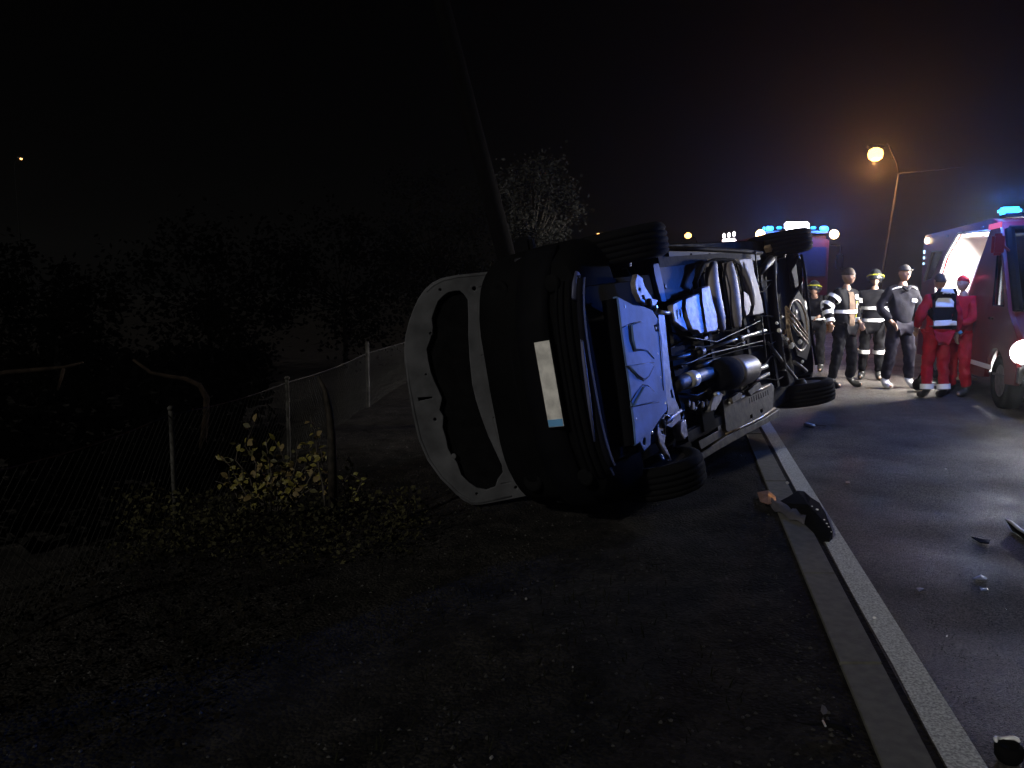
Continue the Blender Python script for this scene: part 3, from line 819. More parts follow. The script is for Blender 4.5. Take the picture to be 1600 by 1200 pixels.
# upper pan panels, blue/violet light put into their colour
uplate('floor_panel', [(1018, 414), (1040, 409), (1078, 404), (1088, 402), (1090, 424), (1082, 440), (1072, 458), (1032, 470), (1026, 458), (1022, 440)], .27, .02, mat('floor_panel_violet_light', (0.06, 0.045, 0.085), .7, .0, .4, 12, .3, 20), [], .012)
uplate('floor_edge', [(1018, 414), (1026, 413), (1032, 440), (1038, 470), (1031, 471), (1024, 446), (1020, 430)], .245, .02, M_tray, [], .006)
utube('pinch_rail', [(1040, 388, .22), (1100, 389, .22), (1160, 392, .22), (1190, 395, .22)], .018, M_pan, 8)
uplate('side_sill', [(1042, 392), (1100, 392), (1185, 397), (1186, 406), (1150, 410), (1100, 404), (1044, 408)], .25, .02, mat('sill_paint', (.045, .043, .055), .6, spec=.2), [[(1076, 396), (1079, 396), (1079, 404), (1076, 404)], [(1103, 396), (1108, 396), (1108, 403), (1103, 403)], [(1125, 396), (1129, 397), (1129, 405), (1125, 405)], [(1145, 398), (1149, 398), (1149, 406), (1145, 406)]], .003)
# heat shields
uplate('heat_shield', [(1047, 478), (1061, 470), (1063, 495), (1070, 516), (1060, 509), (1051, 502)], .175, .035, M_alu, [[(1052, 485), (1054, 484), (1056, 500), (1054, 499)], [(1057, 483), (1059, 482), (1060, 496), (1058, 497)]], .004)
uplate('heat_shield', [(1066, 469), (1086, 461), (1089, 480), (1093, 500), (1098, 517), (1088, 521), (1084, 516), (1076, 515), (1069, 498), (1065, 482)], .17, .05, M_alu, [], .008)
uplate('heat_shield', [(1090, 453), (1102, 449), (1107, 472), (1113, 494), (1115, 512), (1112, 517), (1098, 519), (1094, 490), (1091, 470)], .16, .05, M_alu, [circ(1096, 456, 1.3, 8), circ(1098, 476, 1, 8), circ(1101, 486, 1, 8)], .010)
# ribbed tank: long bulging lobes, squashed in depth
def lobe(name, pts, rads, z, material, flat=.55):
    m = MB(); P = [C(x, y_, z) for x, y_ in pts]
    rr = [r_ * .0078 for r_ in rads]
    m2 = MB()
    # fine resample for a smooth bulge
    out, ro = [], []
    for i in range(len(P) - 1):
        for k in range(4):
            t = k / 4; out.append(P[i].lerp(P[i + 1], t)); ro.append(rr[i] + (rr[i + 1] - rr[i]) * t)
    out.append(P[-1]); ro.append(rr[-1])
    for _ in range(3):
        o2 = out[:]; 
        for i in range(1, len(out) - 1): o2[i] = (out[i - 1] + out[i] * 2 + out[i + 1]) / 4
        out = o2
    nn = 20
    for i, p in enumerate(out):
        t = (out[min(i + 1, len(out) - 1)] - out[max(i - 1, 0)]); t.z = 0; t.normalize(); a = Vector((t.y, -t.x, 0))
        for k in range(nn):
            w = 2 * math.pi * k / nn; m2.v.append(p + a * math.cos(w) * ro[i] + Vector((0, 0, 1)) * math.sin(w) * ro[i] * flat)
    for i in range(len(out) - 1):
        for k in range(nn): m2.f.append([i * nn + k, i * nn + (k + 1) % nn, (i + 1) * nn + (k + 1) % nn, (i + 1) * nn + k])
    m2.f.append(list(range(nn))); m2.f.append([(len(out) - 1) * nn + k for k in range(nn)][::-1])
    return m2.build(name, material, car, smooth=True)
M_lobe = mat('silver_tank_shell', (0.42, 0.38, 0.39), 0.55, 0.1, 0.25, 9, 0.25, 18)
lobe('fuel_tank_lobe', [(1113, 410), (1112, 430), (1114, 455), (1119, 480), (1125, 500), (1130, 515)], [8.5, 11, 12.5, 12.5, 10, 5], .20, M_lobe, .5)
lobe('fuel_tank_lobe', [(1136, 410), (1140, 430), (1143, 455), (1146, 478), (1150, 498), (1152, 512)], [9.5, 12.5, 14, 13.5, 11, 7], .19, M_lobe, .5)
lobe('fuel_tank_end', [(1157, 412), (1166, 435), (1172, 460), (1176, 480)], [6, 9, 9, 5], .20, M_lobe, .6)
uplate('tank_guard', [(1150, 407), (1171, 406), (1174, 425), (1180, 445), (1186, 470), (1189, 488), (1180, 491), (1172, 492), (1175, 474), (1172, 456), (1166, 438), (1160, 424)], .20, .03, M_lobe, [], .010)
uplate('tank_guard', [(1160, 456), (1167, 462), (1171, 476), (1168, 490), (1164, 493), (1161, 482)], .165, .02, M_alu, [circ(1163, 479, 1, 6)], .005)
utube('tank_strap', [(1126, 405, .18), (1133, 440, .15), (1139, 480, .17), (1142, 515, .2)], .006, M_pitch)
utube('tank_strap', [(1150, 412, .17), (1156, 430, .15), (1161, 460, .16), (1164, 480, .17)], .008, M_pitch)
utube('tank_strap', [(1088, 432, .20), (1098, 412, .18), (1118, 405, .17), (1145, 406, .18), (1158, 414, .19)], .012, M_pitch)
utube('filler_hose', [(1090, 458, .22), (1086, 442, .20), (1092, 425, .20), (1100, 412, .20)], .022, M_pitch)
# long pipes
utube('drive_shaft', [(1103, 546, .22), (1150, 530, .22), (1160, 527, .22), (1196, 516, .22)], [.013, .013, .013, .013], M_bright)
utube('shaft_collar', [(1152, 530, .22), (1160, 527, .22)], .022, M_steel); utube('shaft_collar', [(1090, 552, .22), (1098, 548, .22)], .03, M_oil)
utube('brake_pipe', [(1040, 562, .26), (1070, 556, .25), (1092, 550, .25)], .016, M_steel)
utube('exhaust_pipe', [(1045, 605, .22), (1060, 599, .21), (1084, 590, .20), (1110, 582, .22)], [.06, .055, .05, .05], M_oil, 20)
utube('exhaust_clamp', [(1071, 596, .21), (1084, 591, .20)], .062, M_bright, 20)
utube('exhaust_pipe', [(1084, 574, .25), (1105, 568, .25), (1125, 562, .24)], .02, M_steel)
utube('silencer_box', [(1117, 588, .21), (1121, 587, .21), (1137, 583, .2), (1139, 582, .2)], [.10, .125, .135, .13], M_pitch, 28)
utube('silencer_box', [(1138, 583, .2), (1145, 582, .2), (1163, 577, .2), (1169, 575, .2)], [.13, .13, .128, .115], mat('silencer_steel', (0.30, 0.26, 0.22), .45, .25, .35, 18, .2, 25), 28)
utube('exhaust_pipe', [(1169, 583, .22), (1183, 578, .22), (1197, 572, .22)], .022, M_bright)
utube('exhaust_pipe', [(1172, 600, .24), (1185, 592, .24), (1200, 584, .25)], .02, M_oil)
# lower sill, brackets
uplate('lower_sill', [(1126, 626), (1140, 628), (1168, 612), (1202, 600), (1206, 604), (1204, 640), (1190, 650), (1160, 664), (1136, 676), (1131, 672)], .24, .03, M_sill, [[(1168, 648), (1172, 647), (1173, 654), (1169, 656)], [(1184, 640), (1188, 638), (1189, 645), (1185, 647)]], .006)
utube('sill_seam', [(1134, 678, .22), (1160, 667, .22), (1190, 652, .22), (1210, 638, .22)], [.006, .009, .011, .012], M_warm)
uplate('outer_sill', [(1085, 712), (1134, 680), (1190, 655), (1212, 641), (1212, 650), (1160, 678), (1110, 706), (1088, 720)], .26, .05, M_sill, [], .008)
uplate('sill_channel', [(1088, 690), (1130, 668), (1134, 676), (1092, 702)], .26, .03, M_sill, [], .005)
utube('sill_rail', [(1139, 630, .21), (1150, 624, .21), (1162, 619, .21)], .012, M_bright); utube('sill_rail', [(1168, 617, .21), (1186, 609, .21), (1202, 602, .21)], .013, M_warm)
uplate('jack_bracket', [(1140, 622), (1152, 614), (1156, 616), (1155, 622), (1142, 630)], .2, .03, M_sill, [], .005)
uplate('jack_bracket', [(1166, 611), (1184, 598), (1187, 604), (1170, 618)], .2, .03, M_sill, [], .005)
for k in range(9):
    x_ = 1170 + k * 3.6; m = MB(); m.tube([C(x_, 622 - k * 1.5, .222), C(x_ + 1, 630 - k * 1.6, .222)], .006, 6); m.build('rib', M_pitch, car)
uplate('hanger_bracket', [(1108, 632), (1113, 618), (1120, 613), (1125, 617), (1122, 626), (1114, 640), (1106, 642)], .19, .03, M_steel, [], .008)
utube('hanger_rod', [(1116, 617, .17), (1122, 615, .17)], .016, M_bright)
m = MB(); r3 = random.Random(4)
for (x_, y_, s) in [(1075, 630, .03), (1081, 634, .035), (1086, 638, .025), (1097, 632, .03), (1104, 630, .03), (1091, 629, .02)]:
    a = C(x_, y_, .2); m = MB(); m.box(a, (s * 1.6, s, s), Matrix.Rotation(r3.uniform(0, 3), 3, 'Z'), bev=.006); m.build('bracket', M_steel, car)
m = MB(); m.box(C(1096, 655, .28), (.22, .28, .12), bev=.03); m.build('splash_guard', M_pitch, car)
m = MB(); m.box(C(1060, 700, .30), (.12, .30, .10), bev=.03); m.build('splash_guard', M_black, car)
# cables and small hoses
for pts, r_ in [([(1050, 520, .24), (1080, 528, .23), (1120, 534, .24), (1190, 500, .24)], .006), ([(1048, 575, .24), (1080, 566, .23), (1110, 552, .24), (1195, 532, .24)], .006), ([(1180, 392, .2), (1183, 430, .19), (1188, 480, .19), (1192, 515, .2), (1197, 560, .22)], .007), ([(1060, 615, .23), (1090, 618, .22), (1110, 606, .22)], .008)]:
    utube('cable', [(a, b_, c_) for a, b_, c_ in pts], r_, M_oil, 6)

# cross members, rails, studs and clips that crowd the underbody
rc = random.Random(77)
for xr in (-.66, .62):
    m = MB(); m.box((xr, -1.3, .27), (.10, 1.9, .07), bev=.015)
    m.build('chassis_rail', M_pan, car)
for yr in (-.45, -1.15, -1.95, -2.55):
    m = MB(); m.box((0, yr, .30), (1.22, .09, .05), bev=.015); m.build('cross_member', M_pan, car)
for k in range(46):
    x_, y_ = rc.uniform(-.72, .72), rc.uniform(-3.0, -.3); s_ = rc.uniform(.010, .028)
    m = MB()
    if k % 3: m.box((x_, y_, .30 - rc.uniform(0, .06)), (s_ * rc.uniform(1, 3), s_ * rc.uniform(1, 2), .06), Matrix.Rotation(rc.uniform(0, 3), 3, 'Z'), bev=.003)
    else: m.lathe([(s_, 0), (s_, .02), (s_ * .5, .025), (s_ * .5, .045)], (x_, y_, .32), (0, 0, -1), 8)
    m.build('clip' if k % 3 else 'stud', [M_steel, M_oil, M_oil, M_pan, M_warm][k % 5], car)
for k in range(9):
    x_ = rc.uniform(-.6, .6); P4_ = []
    for q in range(7): P4_.append(Vector((x_ + rc.gauss(0, .035), -.35 - q * .42, .265 + rc.uniform(-.02, .02))))
    m = MB(); m.tube(P4_, rc.uniform(.004, .009), 6); m.build('cable', M_pan if k % 2 else M_pitch, car, smooth=True)

# rear axle beam, spring, bracket loops
utube('rear_axle_beam', [(1205, 400, .30), (1206, 450, .27), (1210, 500, .26), (1218, 560, .27), (1226, 600, .3)], [.05, .045, .05, .05, .05], M_pan, 14)
utube('trailing_arm', [(1183, 430, .24), (1205, 405, .26)], [.03, .04], M_oil)
utube('trailing_arm', [(1200, 535, .24), (1222, 565, .25), (1245, 592, .26)], [.012, .02, .012], M_steel)
utube('trailing_arm', [(1240, 380, .30), (1246, 405, .28), (1250, 440, .28), (1251, 470, .28)], [.02, .03, .025, .02], M_steel)
uplate('spring_bracket', [(1234, 425), (1241, 413), (1246, 400), (1250, 412), (1251, 440), (1247, 452), (1240, 444)], .26, .03, M_black, [[(1238, 441), (1244, 438), (1245, 446), (1240, 450)]], .004)
m = MB(); loop = []
for k in range(25):
    w = 2 * math.pi * k / 24; loop.append(C(1247 + 14 * math.cos(w) + 4 * math.sin(w), 508 + 40 * math.sin(w) , .20))
m.tube(loop, .010, 8, cap=False); m.build('bracket_loop', M_warm, car, smooth=True)
utube('leaf_spring', [(1228, 479, .19), (1243, 498, .18), (1261, 523, .19)], .010, M_warm); utube('leaf_spring', [(1229, 489, .19), (1243, 507, .18), (1262, 530, .19)], .010, M_warm); utube('leaf_spring', [(1231, 499, .19), (1244, 516, .18), (1262, 537, .19)], .010, M_warm)
utube('shock_absorber', [(1228, 480, .21), (1231, 520, .22), (1234, 545, .24)], [.012, .015, .012], M_warm)
for x_, y_, s in [(1218, 517, .030), (1214, 505, .02), (1230, 530, .02), (1237, 540, .038), (1249, 522, .03), (1250, 534, .03), (1243, 488, .028), (1222, 495, .02), (1254, 565, .02)]:
    m = MB(); m.box(C(x_, y_, .19), (s * 1.3, s * 2, s), Matrix.Rotation(r3.uniform(-.4, .4), 3, 'Z'), bev=s * .25); m.build('bolt_head', M_bright, car)
uplate('spare_wheel_carrier', [(1236, 470), (1246, 455), (1254, 470), (1262, 500), (1264, 540), (1258, 562), (1244, 556), (1236, 530)], .24, .02, M_black, [circ(1248, 515, 6, 12, 16)], .006)
utube('tow_bar', [(1240, 565, .22), (1252, 573, .22), (1260, 580, .22)], .018, M_steel)
utube('rear_valance_edge', [(1252, 398, .3), (1258, 430, .27), (1262, 470, .26), (1268, 520, .26), (1276, 570, .26)], .016, M_black)

# ------------------------------------------------------------------ rescue van on the right
def point(name, loc, col, w, rad=.05, parent=None):
    d = bpy.data.lights.new(name, 'POINT'); d.color = col; d.energy = w; d.shadow_soft_size = rad
    o = bpy.data.objects.new(name, d); COL.objects.link(o); o.location = loc
    if parent: o.parent = parent
    return o
def spot(name, loc, direction, col, w, ang, parent=None, rad=.05, blend=.5):
    d = bpy.data.lights.new(name, 'SPOT'); d.color = col; d.energy = w; d.shadow_soft_size = rad; d.spot_size = R(ang); d.spot_blend = blend
    o = bpy.data.objects.new(name, d); COL.objects.link(o); o.location = loc
    o.rotation_euler = Vector(direction).to_track_quat('-Z', 'Y').to_euler()
    if parent: o.parent = parent
    return o
BLUE = (0.06, 0.22, 1.0)
VO, VR = Vector((5.85, 9.05, 0)), -math.atan2(.28, 1)
van = thing('rescue_van', 'red emergency van with brightly lit open side door and a glaring headlight', 'van', VO, VR)
MV = Matrix.Translation(VO) @ Matrix.Rotation(VR, 4, 'Z')
def V(px, py, x=0.0):
    p = plane_local(MV, px, py, 0, x); return (p.y, p.z)
MYZ = lambda x: Matrix(((0, 0, 1, x), (1, 0, 0, 0), (0, 1, 0, 0), (0, 0, 0, 1)))      # 2D (s,z) -> (x, s, z)
VW = 1.95
side = [(.02, .42), (.0, .62), (.04, .92), (.30, 1.12), (.42, 1.22), (.95, 2.22), (1.1, 2.33), (1.3, 2.38), (5.0, 2.40), (5.1, 2.3), (5.12, .42)]
arch = lambda s0: [(s0 + .40 * math.cos(w), .36 + .40 * math.sin(w)) for w in [math.pi * k / 12 for k in range(13)]]
bottom = [(5.12, .34)] + arch(4.05) + [(1.4, .34)] + arch(.78) + [(.03, .38)]
side_out = side[1:] + bottom
door = [V(1501, 357), V(1552, 360), V(1532, 415), V(1513, 470), V(1506, 540), V(1500, 590), V(1474, 590), V(1467, 520), V(1464, 450), V(1480, 400)]
fwin = [(.58, 1.28), (.90, 2.06), (1.0, 2.10), (1.04, 1.28)]
door = [(max(1.14, min(4.3, a)), max(.45, min(2.30, b_))) for a, b_ in door]
rwin = [V(1459, 393), V(1477, 392), V(1459, 436), V(1441, 440)]
rwin = [(max(3.2, min(4.95, a)), max(1.2, min(2.2, b_))) for a, b_ in rwin]
me = plate(side_out, [door, fwin, rwin], .05, MYZ(0), .006); finish('side_panel', me, M_red, van)
me = plate(side_out, [], .05, MYZ(VW), .006); finish('side_panel', me, M_red, van)
me = plate(fwin, [], .01, MYZ(.0)); finish('front_window', me, M_glass, van)
me = plate(rwin, [], .01, MYZ(.0)); finish('rear_window', me, M_dglass, van)
def frame_edge(pts, r_, name, material, x=-.02):
    m = MB(); P = [(x, a, b_) for a, b_ in pts]; m.tube(P + [P[0]], r_, 6, cap=False); return m.build(name, material, van, smooth=True)
frame_edge(door, .022, 'door_frame', M_whitep); frame_edge(rwin, .018, 'window_seal', M_grey); frame_edge(fwin, .014, 'window_seal', M_black)
# skins around
def cross(pts, name, material, x0=.025, x1=VW - .025, th=.03):
    m = MB(); n = len(pts)
    for s_, z_ in pts: m.v += [Vector((x0, s_, z_)), Vector((x1, s_, z_))]
    for i in range(n - 1): m.f.append([2 * i, 2 * i + 1, 2 * i + 3, 2 * i + 2])
    o = m.build(name, material, van); sl = o.modifiers.new('s', 'SOLIDIFY'); sl.thickness = th; return o
cross([(.0, .62), (.04, .92), (.30, 1.12), (.42, 1.22)], 'hood', M_red)
cross([(.44, 1.24), (.93, 2.18)], 'windscreen', M_dglass, .12, VW - .12, .01)
m = MB()
for xx in (.07, VW - .07): m.tube([(xx, .42, 1.22), (xx, .95, 2.22)], .06, 8)
m.f and m.tube([(.07, .95, 2.22), (VW - .07, .95, 2.22)], .05, 8)
m.build('windscreen_frame', M_black, van)
cross([(.95, 2.22), (1.1, 2.33), (1.3, 2.38), (5.0, 2.40), (5.1, 2.3)], 'roof', M_red)
cross([(5.1, 2.3), (5.12, .42)], 'rear_panel', M_red)
cross([(.3, .40), (5.1, .40)], 'floor', M_grey)
m = MB(); m.box((VW / 2, -.03, .50), (VW + .04, .16, .26), bev=.04); m.build('bumper', M_grey, van)
m = MB(); m.box((VW / 2, -.0, .76), (.95, .05, .20), bev=.015); m.build('grille', M_black, van)
# interior: white lined compartment
m = MB(); m.box((VW - .12, 2.9, 1.4), (.03, 3.4, 1.86)); m.build('inner_lining', M_whitep, van)
m = MB(); m.box((VW / 2, 4.75, 1.4), (VW - .15, .03, 1.86)); m.build('inner_lining', M_whitep, van)
m = MB(); m.box((VW / 2, 1.09, 1.15), (VW - .15, .03, 1.4)); m.build('bulkhead', M_grey, van)
m = MB(); m.box((VW / 2 + .05, 2.9, 2.33), (VW - .2, 3.3, .02)); m.build('inner_ceiling', M_whitep, van)
il = MB(); il.box((.75, 2.6, 2.305), (.5, 1.9, .02)); il.build('ceiling_lamp', emis('interior_lamp_glow', (1, .97, .93), 14), van)
for k in range(2):
    d = bpy.data.lights.new('interior_light', 'AREA'); d.shape = 'RECTANGLE'; d.size = .5; d.size_y = .9; d.energy = 800; d.color = (1, .95, .88)
    o = bpy.data.objects.new('interior_light', d); COL.objects.link(o); o.parent = van; o.location = (.62, 2.1 + k * 1.1, 2.28); o.rotation_euler = (0, R(52), 0)
m = MB(); m.box((1.25, 2.0, .85), (.5, .5, .12), bev=.04); m.box((1.25, 2.28, 1.2), (.5, .12, .7), bev=.04); m.build('crew_seat', M_redc, van)
m = MB(); m.box((.16, 2.35, .40), (.30, .9, .05), bev=.01); m.box((-.02, 2.35, .24), (.26, .8, .04), bev=.01); m.build('step', M_warm, van)
m = MB(); m.tube([(-.03, 2.62, .55), (-.03, 2.55, 1.4)], .016, 8); m.build('grab_rail', M_bright, van)
# hi-vis jacket hanging in the cab window
m = MB(); m.box((.12, .93, 1.62), (.1, .20, .55), bev=.05); hv = m.build('hanging_jacket', M_hiv, None, smooth=True)
hv.matrix_world = MV; tag(hv, 'yellow green safety jacket hanging inside the front window of the red van', 'jacket')
# mirror, lamps, beacons
m = MB(); m.tube([(0, .66, 1.95), (-.10, .58, 2.02)], .015, 6); m.box((-.16, .55, 2.02), (.14, .09, .26), bev=.03); m.build('wing_mirror', M_red, van)
for xx in (.14, VW - .14):
    m = MB(); m.lathe([(.12, 0), (.15, .03), (.13, .06), (.06, .085)], (xx - (.08 if xx < 1 else 0), .03, .76), (-.35 if xx < 1 else .2, -1, 0), 22)
    h = m.build('headlight', emis('headlight_glow', (.95, .97, 1.0), 22), van, smooth=True)
    spot('headlight_beam', (xx, -.05, .74), (-.20 if xx < 1 else 0, -1, -.07), (1, .96, .92), 420, 62, van, .06, .7)
    point('headlight_spill', (xx, -.16, .76), (1, .93, .85), 14 if xx < 1 else 4, .05, van)
    m = MB(); m.lathe([(.05, 0), (.05, .03)], (xx + (.14 if xx < 1 else -.14), .02, .78), (0, -1, 0), 14); m.build('indicator', M_orange, van)
m = MB(); m.box((VW / 2, 1.45, 2.43), (1.7, .26, .05), bev=.01); bb = m.build('light_bar', M_black, van)
for k in range(6):
    xx = .2 + k * (VW - .4) / 5
    m = MB(); m.box((xx, 1.45, 2.49), (.24, .2, .09), bev=.03); m.build('beacon_lens', emis('blue_beacon_glow', (.05, .55, 1.0), 3.2 if k % 2 == 0 else 3.2), bb, smooth=False)
point('beacon_light', (-.05, 1.0, 2.62), BLUE, 170, .06, van)
bl_ = Vector((VW - .4, 1.30, 2.66))           # rotating beam of the far beacon, caught sweeping across the wreck
spot('beacon_beam', bl_, MV.inverted() @ Vector((1.10, 5.25, 1.12)) - bl_, (.035, .17, 1.0), 2100, 12.5, van, .05, 1.0)
point('beacon_light', bl_ + Vector((0, -.25, .05)), BLUE, 110, .06, van)
m = MB(); m.lathe([(.05, 0), (.055, .04), (.03, .06)], (-.03, 4.75, 2.30), (-1, 0, 0), 14); m.build('marker_lamp', emis('warm_marker_glow', (1, .72, .5), 9), van)
for z_, s_ in ((2.12, .04), (2.02, .03), (1.92, .025)):
    m = MB(); m.box((-.04, 4.98, z_), (.03, .03, s_ * 1.6), bev=.006); m.build('side_marker', emis('cool_marker_glow', (.5, .75, 1), 2), van)
m = MB(); m.box((-.03, 3.6, 1.0), (.012, 1.6, .10)); m.build('reflective_stripe', M_yel, van)
m = MB(); m.box((-.035, 1.15, 2.28), (.012, .5, .07)); m.build('red_sign', emis('red_sign_glow', (.9, .12, .2), .7), van)
for s_ in (1.10, 4.42):
    m = MB(); m.box((-.028, s_, 1.30), (.004, .012, 1.6)); m.build('panel_seam', M_pitch, van)
m = MB(); m.box((-.05, 1.0, 1.12), (.03, .14, .03), bev=.008); m.build('door_handle', M_black, van)
m = MB(); m.box((-.032, 2.4, .50), (.01, 3.0, .06)); m.build('white_stripe', M_refl, van)
for s_ in (1.7, 2.6, 3.5):
    m = MB(); m.box((-.03, s_, 2.30), (.02, .12, .03), bev=.005); m.build('roof_clip', M_grey, van)
def vwheel(x, s_, parent=van, r_=.35, wd=.22):
    w = bpy.data.objects.new('wheel', None); COL.objects.link(w); w.parent = parent; w.location = (x, s_, r_)
    k = r_ / .35
    m = MB(); m.lathe([(.2 * k, -.09), (.30 * k, -.11), (.34 * k, -.09), (.35 * k, -.05), (.35 * k, .05), (.34 * k, .09), (.30 * k, .11), (.2 * k, .09)], (0, 0, 0), (1, 0, 0), 36, closed=True); m.build('tyre', M_pitch, w, smooth=True)
    m = MB(); m.lathe([(.205 * k, -.09), (.19 * k, -.04), (.07 * k, -.06), (.05 * k, .06), (.19 * k, .04), (.205 * k, .09)], (0, 0, 0), (1, 0, 0), 28); m.build('rim', M_steel, w)
    return w
for xx in (.13, VW - .13):
    for s_ in (.78, 4.05): vwheel(xx, s_)

# ------------------------------------------------------------------ fire engine far down the road
p = W(1237, 500, 26)
eng = thing('fire_engine', 'red fire engine facing the camera with a lit roof light bar behind the overturned car', 'fire engine', (p.x, 26, 0), 0)
m = MB(); m.box((0, 2.9, 1.85), (2.4, 5.6, 2.7), bev=.12); m.build('body', mat('dark_red_paint', (.10, .006, .012), .5, spec=.3), eng)
m = MB(); m.box((0, .04, 2.35), (2.1, .06, .95), bev=.02); m.build('windscreen', mat('dark_windscreen', (.02, .022, .05), .12), eng)
m = MB(); m.box((0, .03, 1.45), (1.5, .05, .4), bev=.02); m.build('grille', M_black, eng)
for z_ in (.48, .72, .9):
    m = MB(); m.box((0, -.06, z_), (2.42, .12, .09 if z_ < .8 else .05), bev=.02); m.build('bumper_bar', M_steel, eng)
m = MB(); m.box((0, .0, .60), (2.36, .1, .42), bev=.03); m.build('bumper', M_grey, eng)
for sx in (-1, 1):
    m = MB(); m.lathe([(.12, 0), (.11, .05)], (sx * .92, 0, 1.05), (0, -1, 0), 18); m.build('headlight', M_grey, eng)
    m = MB(); m.tube([(sx * 1.2, .1, 2.9), (sx * 1.42, -.15, 2.85), (sx * 1.42, -.15, 2.6)], .03, 6); m.box((sx * 1.42, -.13, 2.35), (.22, .12, .5), bev=.04); m.build('wing_mirror', M_black, eng)
    m = MB(); m.lathe([(.10, 0), (.15, .04), (.13, .12), (.04, .16)], (sx * 1.19, -.12, 3.22), (0, -1, 0), 18)
    m.build('corner_lamp', emis('amber_corner_glow', (1.0, .62, .28), 12), eng, smooth=True)
    point('corner_light', (sx * 1.19, -.45, 3.10), (1, .6, .25), 10, .1, eng)
    for s_ in (1.2, 4.6): vwheel(sx * 1.02, s_, eng, .48)
m = MB(); m.box((0, 0, 0), (2.1, .5, .08), bev=.02); lb = m.build('light_bar', M_grey, eng); lb.location = (0, .2, 3.30)
LB = -.12
m = MB(); m.box((0, -.3, .19), (.80, .12, .26), bev=.05); m.build('lit_roof_sign', emis('white_sign_glow', (1, .98, .95), 9), lb)
for x_, w_ in ((-.55, .18), (.55, .18), (-.86, .24), (.88, .24), (-1.05, .08), (1.0, .08)):
    m = MB(); m.box((x_, -.25, .18 - abs(x_) * .08), (w_, .12, .15 if abs(x_) > .8 else .09), bev=.03); m.build('beacon_lens', emis('cyan_beacon_glow', (.04, .45, .85), 1.6), lb)
point('beacon_light', (.9, -.4, 3.5), BLUE, 260, .1, eng); point('beacon_light', (-.9, -.4, 3.5), BLUE, 200, .1, eng)

# ------------------------------------------------------------------ street lamps and far lights
def lamp(name, label, px, py, Y, col, bulb, glow, watts, arm=1.2, side=-1, group=None, top=None, lean=0):
    p = W(px, py, Y)
    bx = p.x - side * arm
    t = thing(name, label, 'street lamp', (bx, Y, 0), group=group)
    m = MB(); hp = p.z - .33 + bulb * .3
    m.tube([(lean, 0, -1), (0, 0, hp * .5), (0, 0, hp - .4), (side * .15, 0, hp), (side * arm * .9, 0, hp + .32)], [.08, .06, .045, .035, .03], 10); m.build('pole', mat('dark_lamp_pole', (.012, .012, .012), .8, spec=.05), t, smooth=True)
    m = MB(); m.box((side * arm, 0, hp + .38), (.7, .3, .12), bev=.04); hd = m.build('lamp_head', M_grey, t)
    m = MB(); m.lathe([(bulb * .4, bulb * .8), (bulb * .9, bulb * .45), (bulb, 0), (bulb * .9, -bulb * .45), (bulb * .4, -bulb * .8)], (side * arm, 0, hp + .33 - bulb * .3), (0, 0, 1), 20)
    m.build('lamp_bowl', emis(name + '_glow', col, glow), hd, smooth=True)
    if watts: point('lamp_light', (side * arm, -bulb - .1, hp + .1 - bulb), col, watts, .2, t)
    return t
t = thing('street_lamp', 'orange sodium street lamp on a leaning thin pole, high at right above the responders', 'street lamp', (0, 0, 0))
YL = 34
b0, b1, pl_ = W(1377, 440, YL), W(1404, 272, YL), W(1368, 241, YL)
t.location = (b0.x, YL, 0); bl = Vector((b0.x, YL, 0)); dn = (b1 - b0) / (b1.z - b0.z)
m = MB(); m.tube([b0 + dn * (-b0.z) - bl, b0 - bl, b1 - bl], [.07, .06, .04], 8); m.build('pole', mat('lit_pole_metal', (0.035, 0.037, 0.05), .8, spec=.1), t, smooth=True)
m = MB(); m.tube([W(1404, 271, YL) - bl, W(1440, 268, YL) - bl, W(1475, 264, YL) - bl, W(1502, 260, YL) - bl], [.03, .035, .025, .02], 6); m.build('side_arm', MATS['lit_pole_metal'], t, smooth=True)
MDL = mat('dark_bracket', (.01, .01, .01), .8, spec=.05)
m = MB(); m.tube([b1 - bl, b1 - bl + Vector((-.1, 0, .45)), pl_ - bl + Vector((.5, 0, .42)), pl_ - bl + Vector((.1, 0, .36))], [.035, .03, .03, .03], 6); m.build('bracket_arm', MDL, t, smooth=True)
m = MB(); m.box(pl_ - bl + Vector((0, 0, .33)), (.7, .32, .12), bev=.04); hd = m.build('lamp_head', MDL, t)
m = MB(); m.lathe([(.12, .26), (.27, .17), (.31, 0), (.27, -.17), (.12, -.26)], pl_ - bl, (0, 0, 1), 20); m.build('lamp_bowl', emis('sodium_glow', (1.0, .52, .15), 5), hd, smooth=True)  # bowl enlarged so its shape stands in for the lamp's glare
point('lamp_light', pl_ - bl + Vector((0, -.1, -.45)), (1, .40, .09), 950, .2, t)
lamp('distant_lamp', 'small orange lamp far behind the rear of the overturned car', 1075, 368, 70, (1.0, .45, .12), .30, 7, 0, .8, -1)
lamp('distant_lamp', 'tiny white lamp just above the front wheel of the overturned car', 935, 366, 80, (1.0, .8, .6), .17, 4, 0, .8, 1)
lamp('distant_lamp', 'tiny pale lamp high at far left in the black sky', 33, 248, 90, (1.0, .95, .85), .13, 1.6, 0, .8, 1)
p = W(1140, 375, 42)
t = thing('work_light', 'glaring white work light with three lamps on top, beyond the overturned car', 'work light', (p.x, 42, 0))
m = MB(); m.tube([(0, 0, 0), (0, 0, p.z)], .05, 8)
for k in range(3): m.tube([(0, 0, 1.2), (.5 * math.cos(k * 2.1), .5 * math.sin(k * 2.1), 0)], .03, 6)
m.build('tripod', M_grey, t)
WG = emis('work_light_glow', (1, .85, .85), 6)
m = MB(); m.box((-.02, 0, p.z - .05), (.72, .12, .24), bev=.06); pn = m.build('lamp_panel', WG, t)
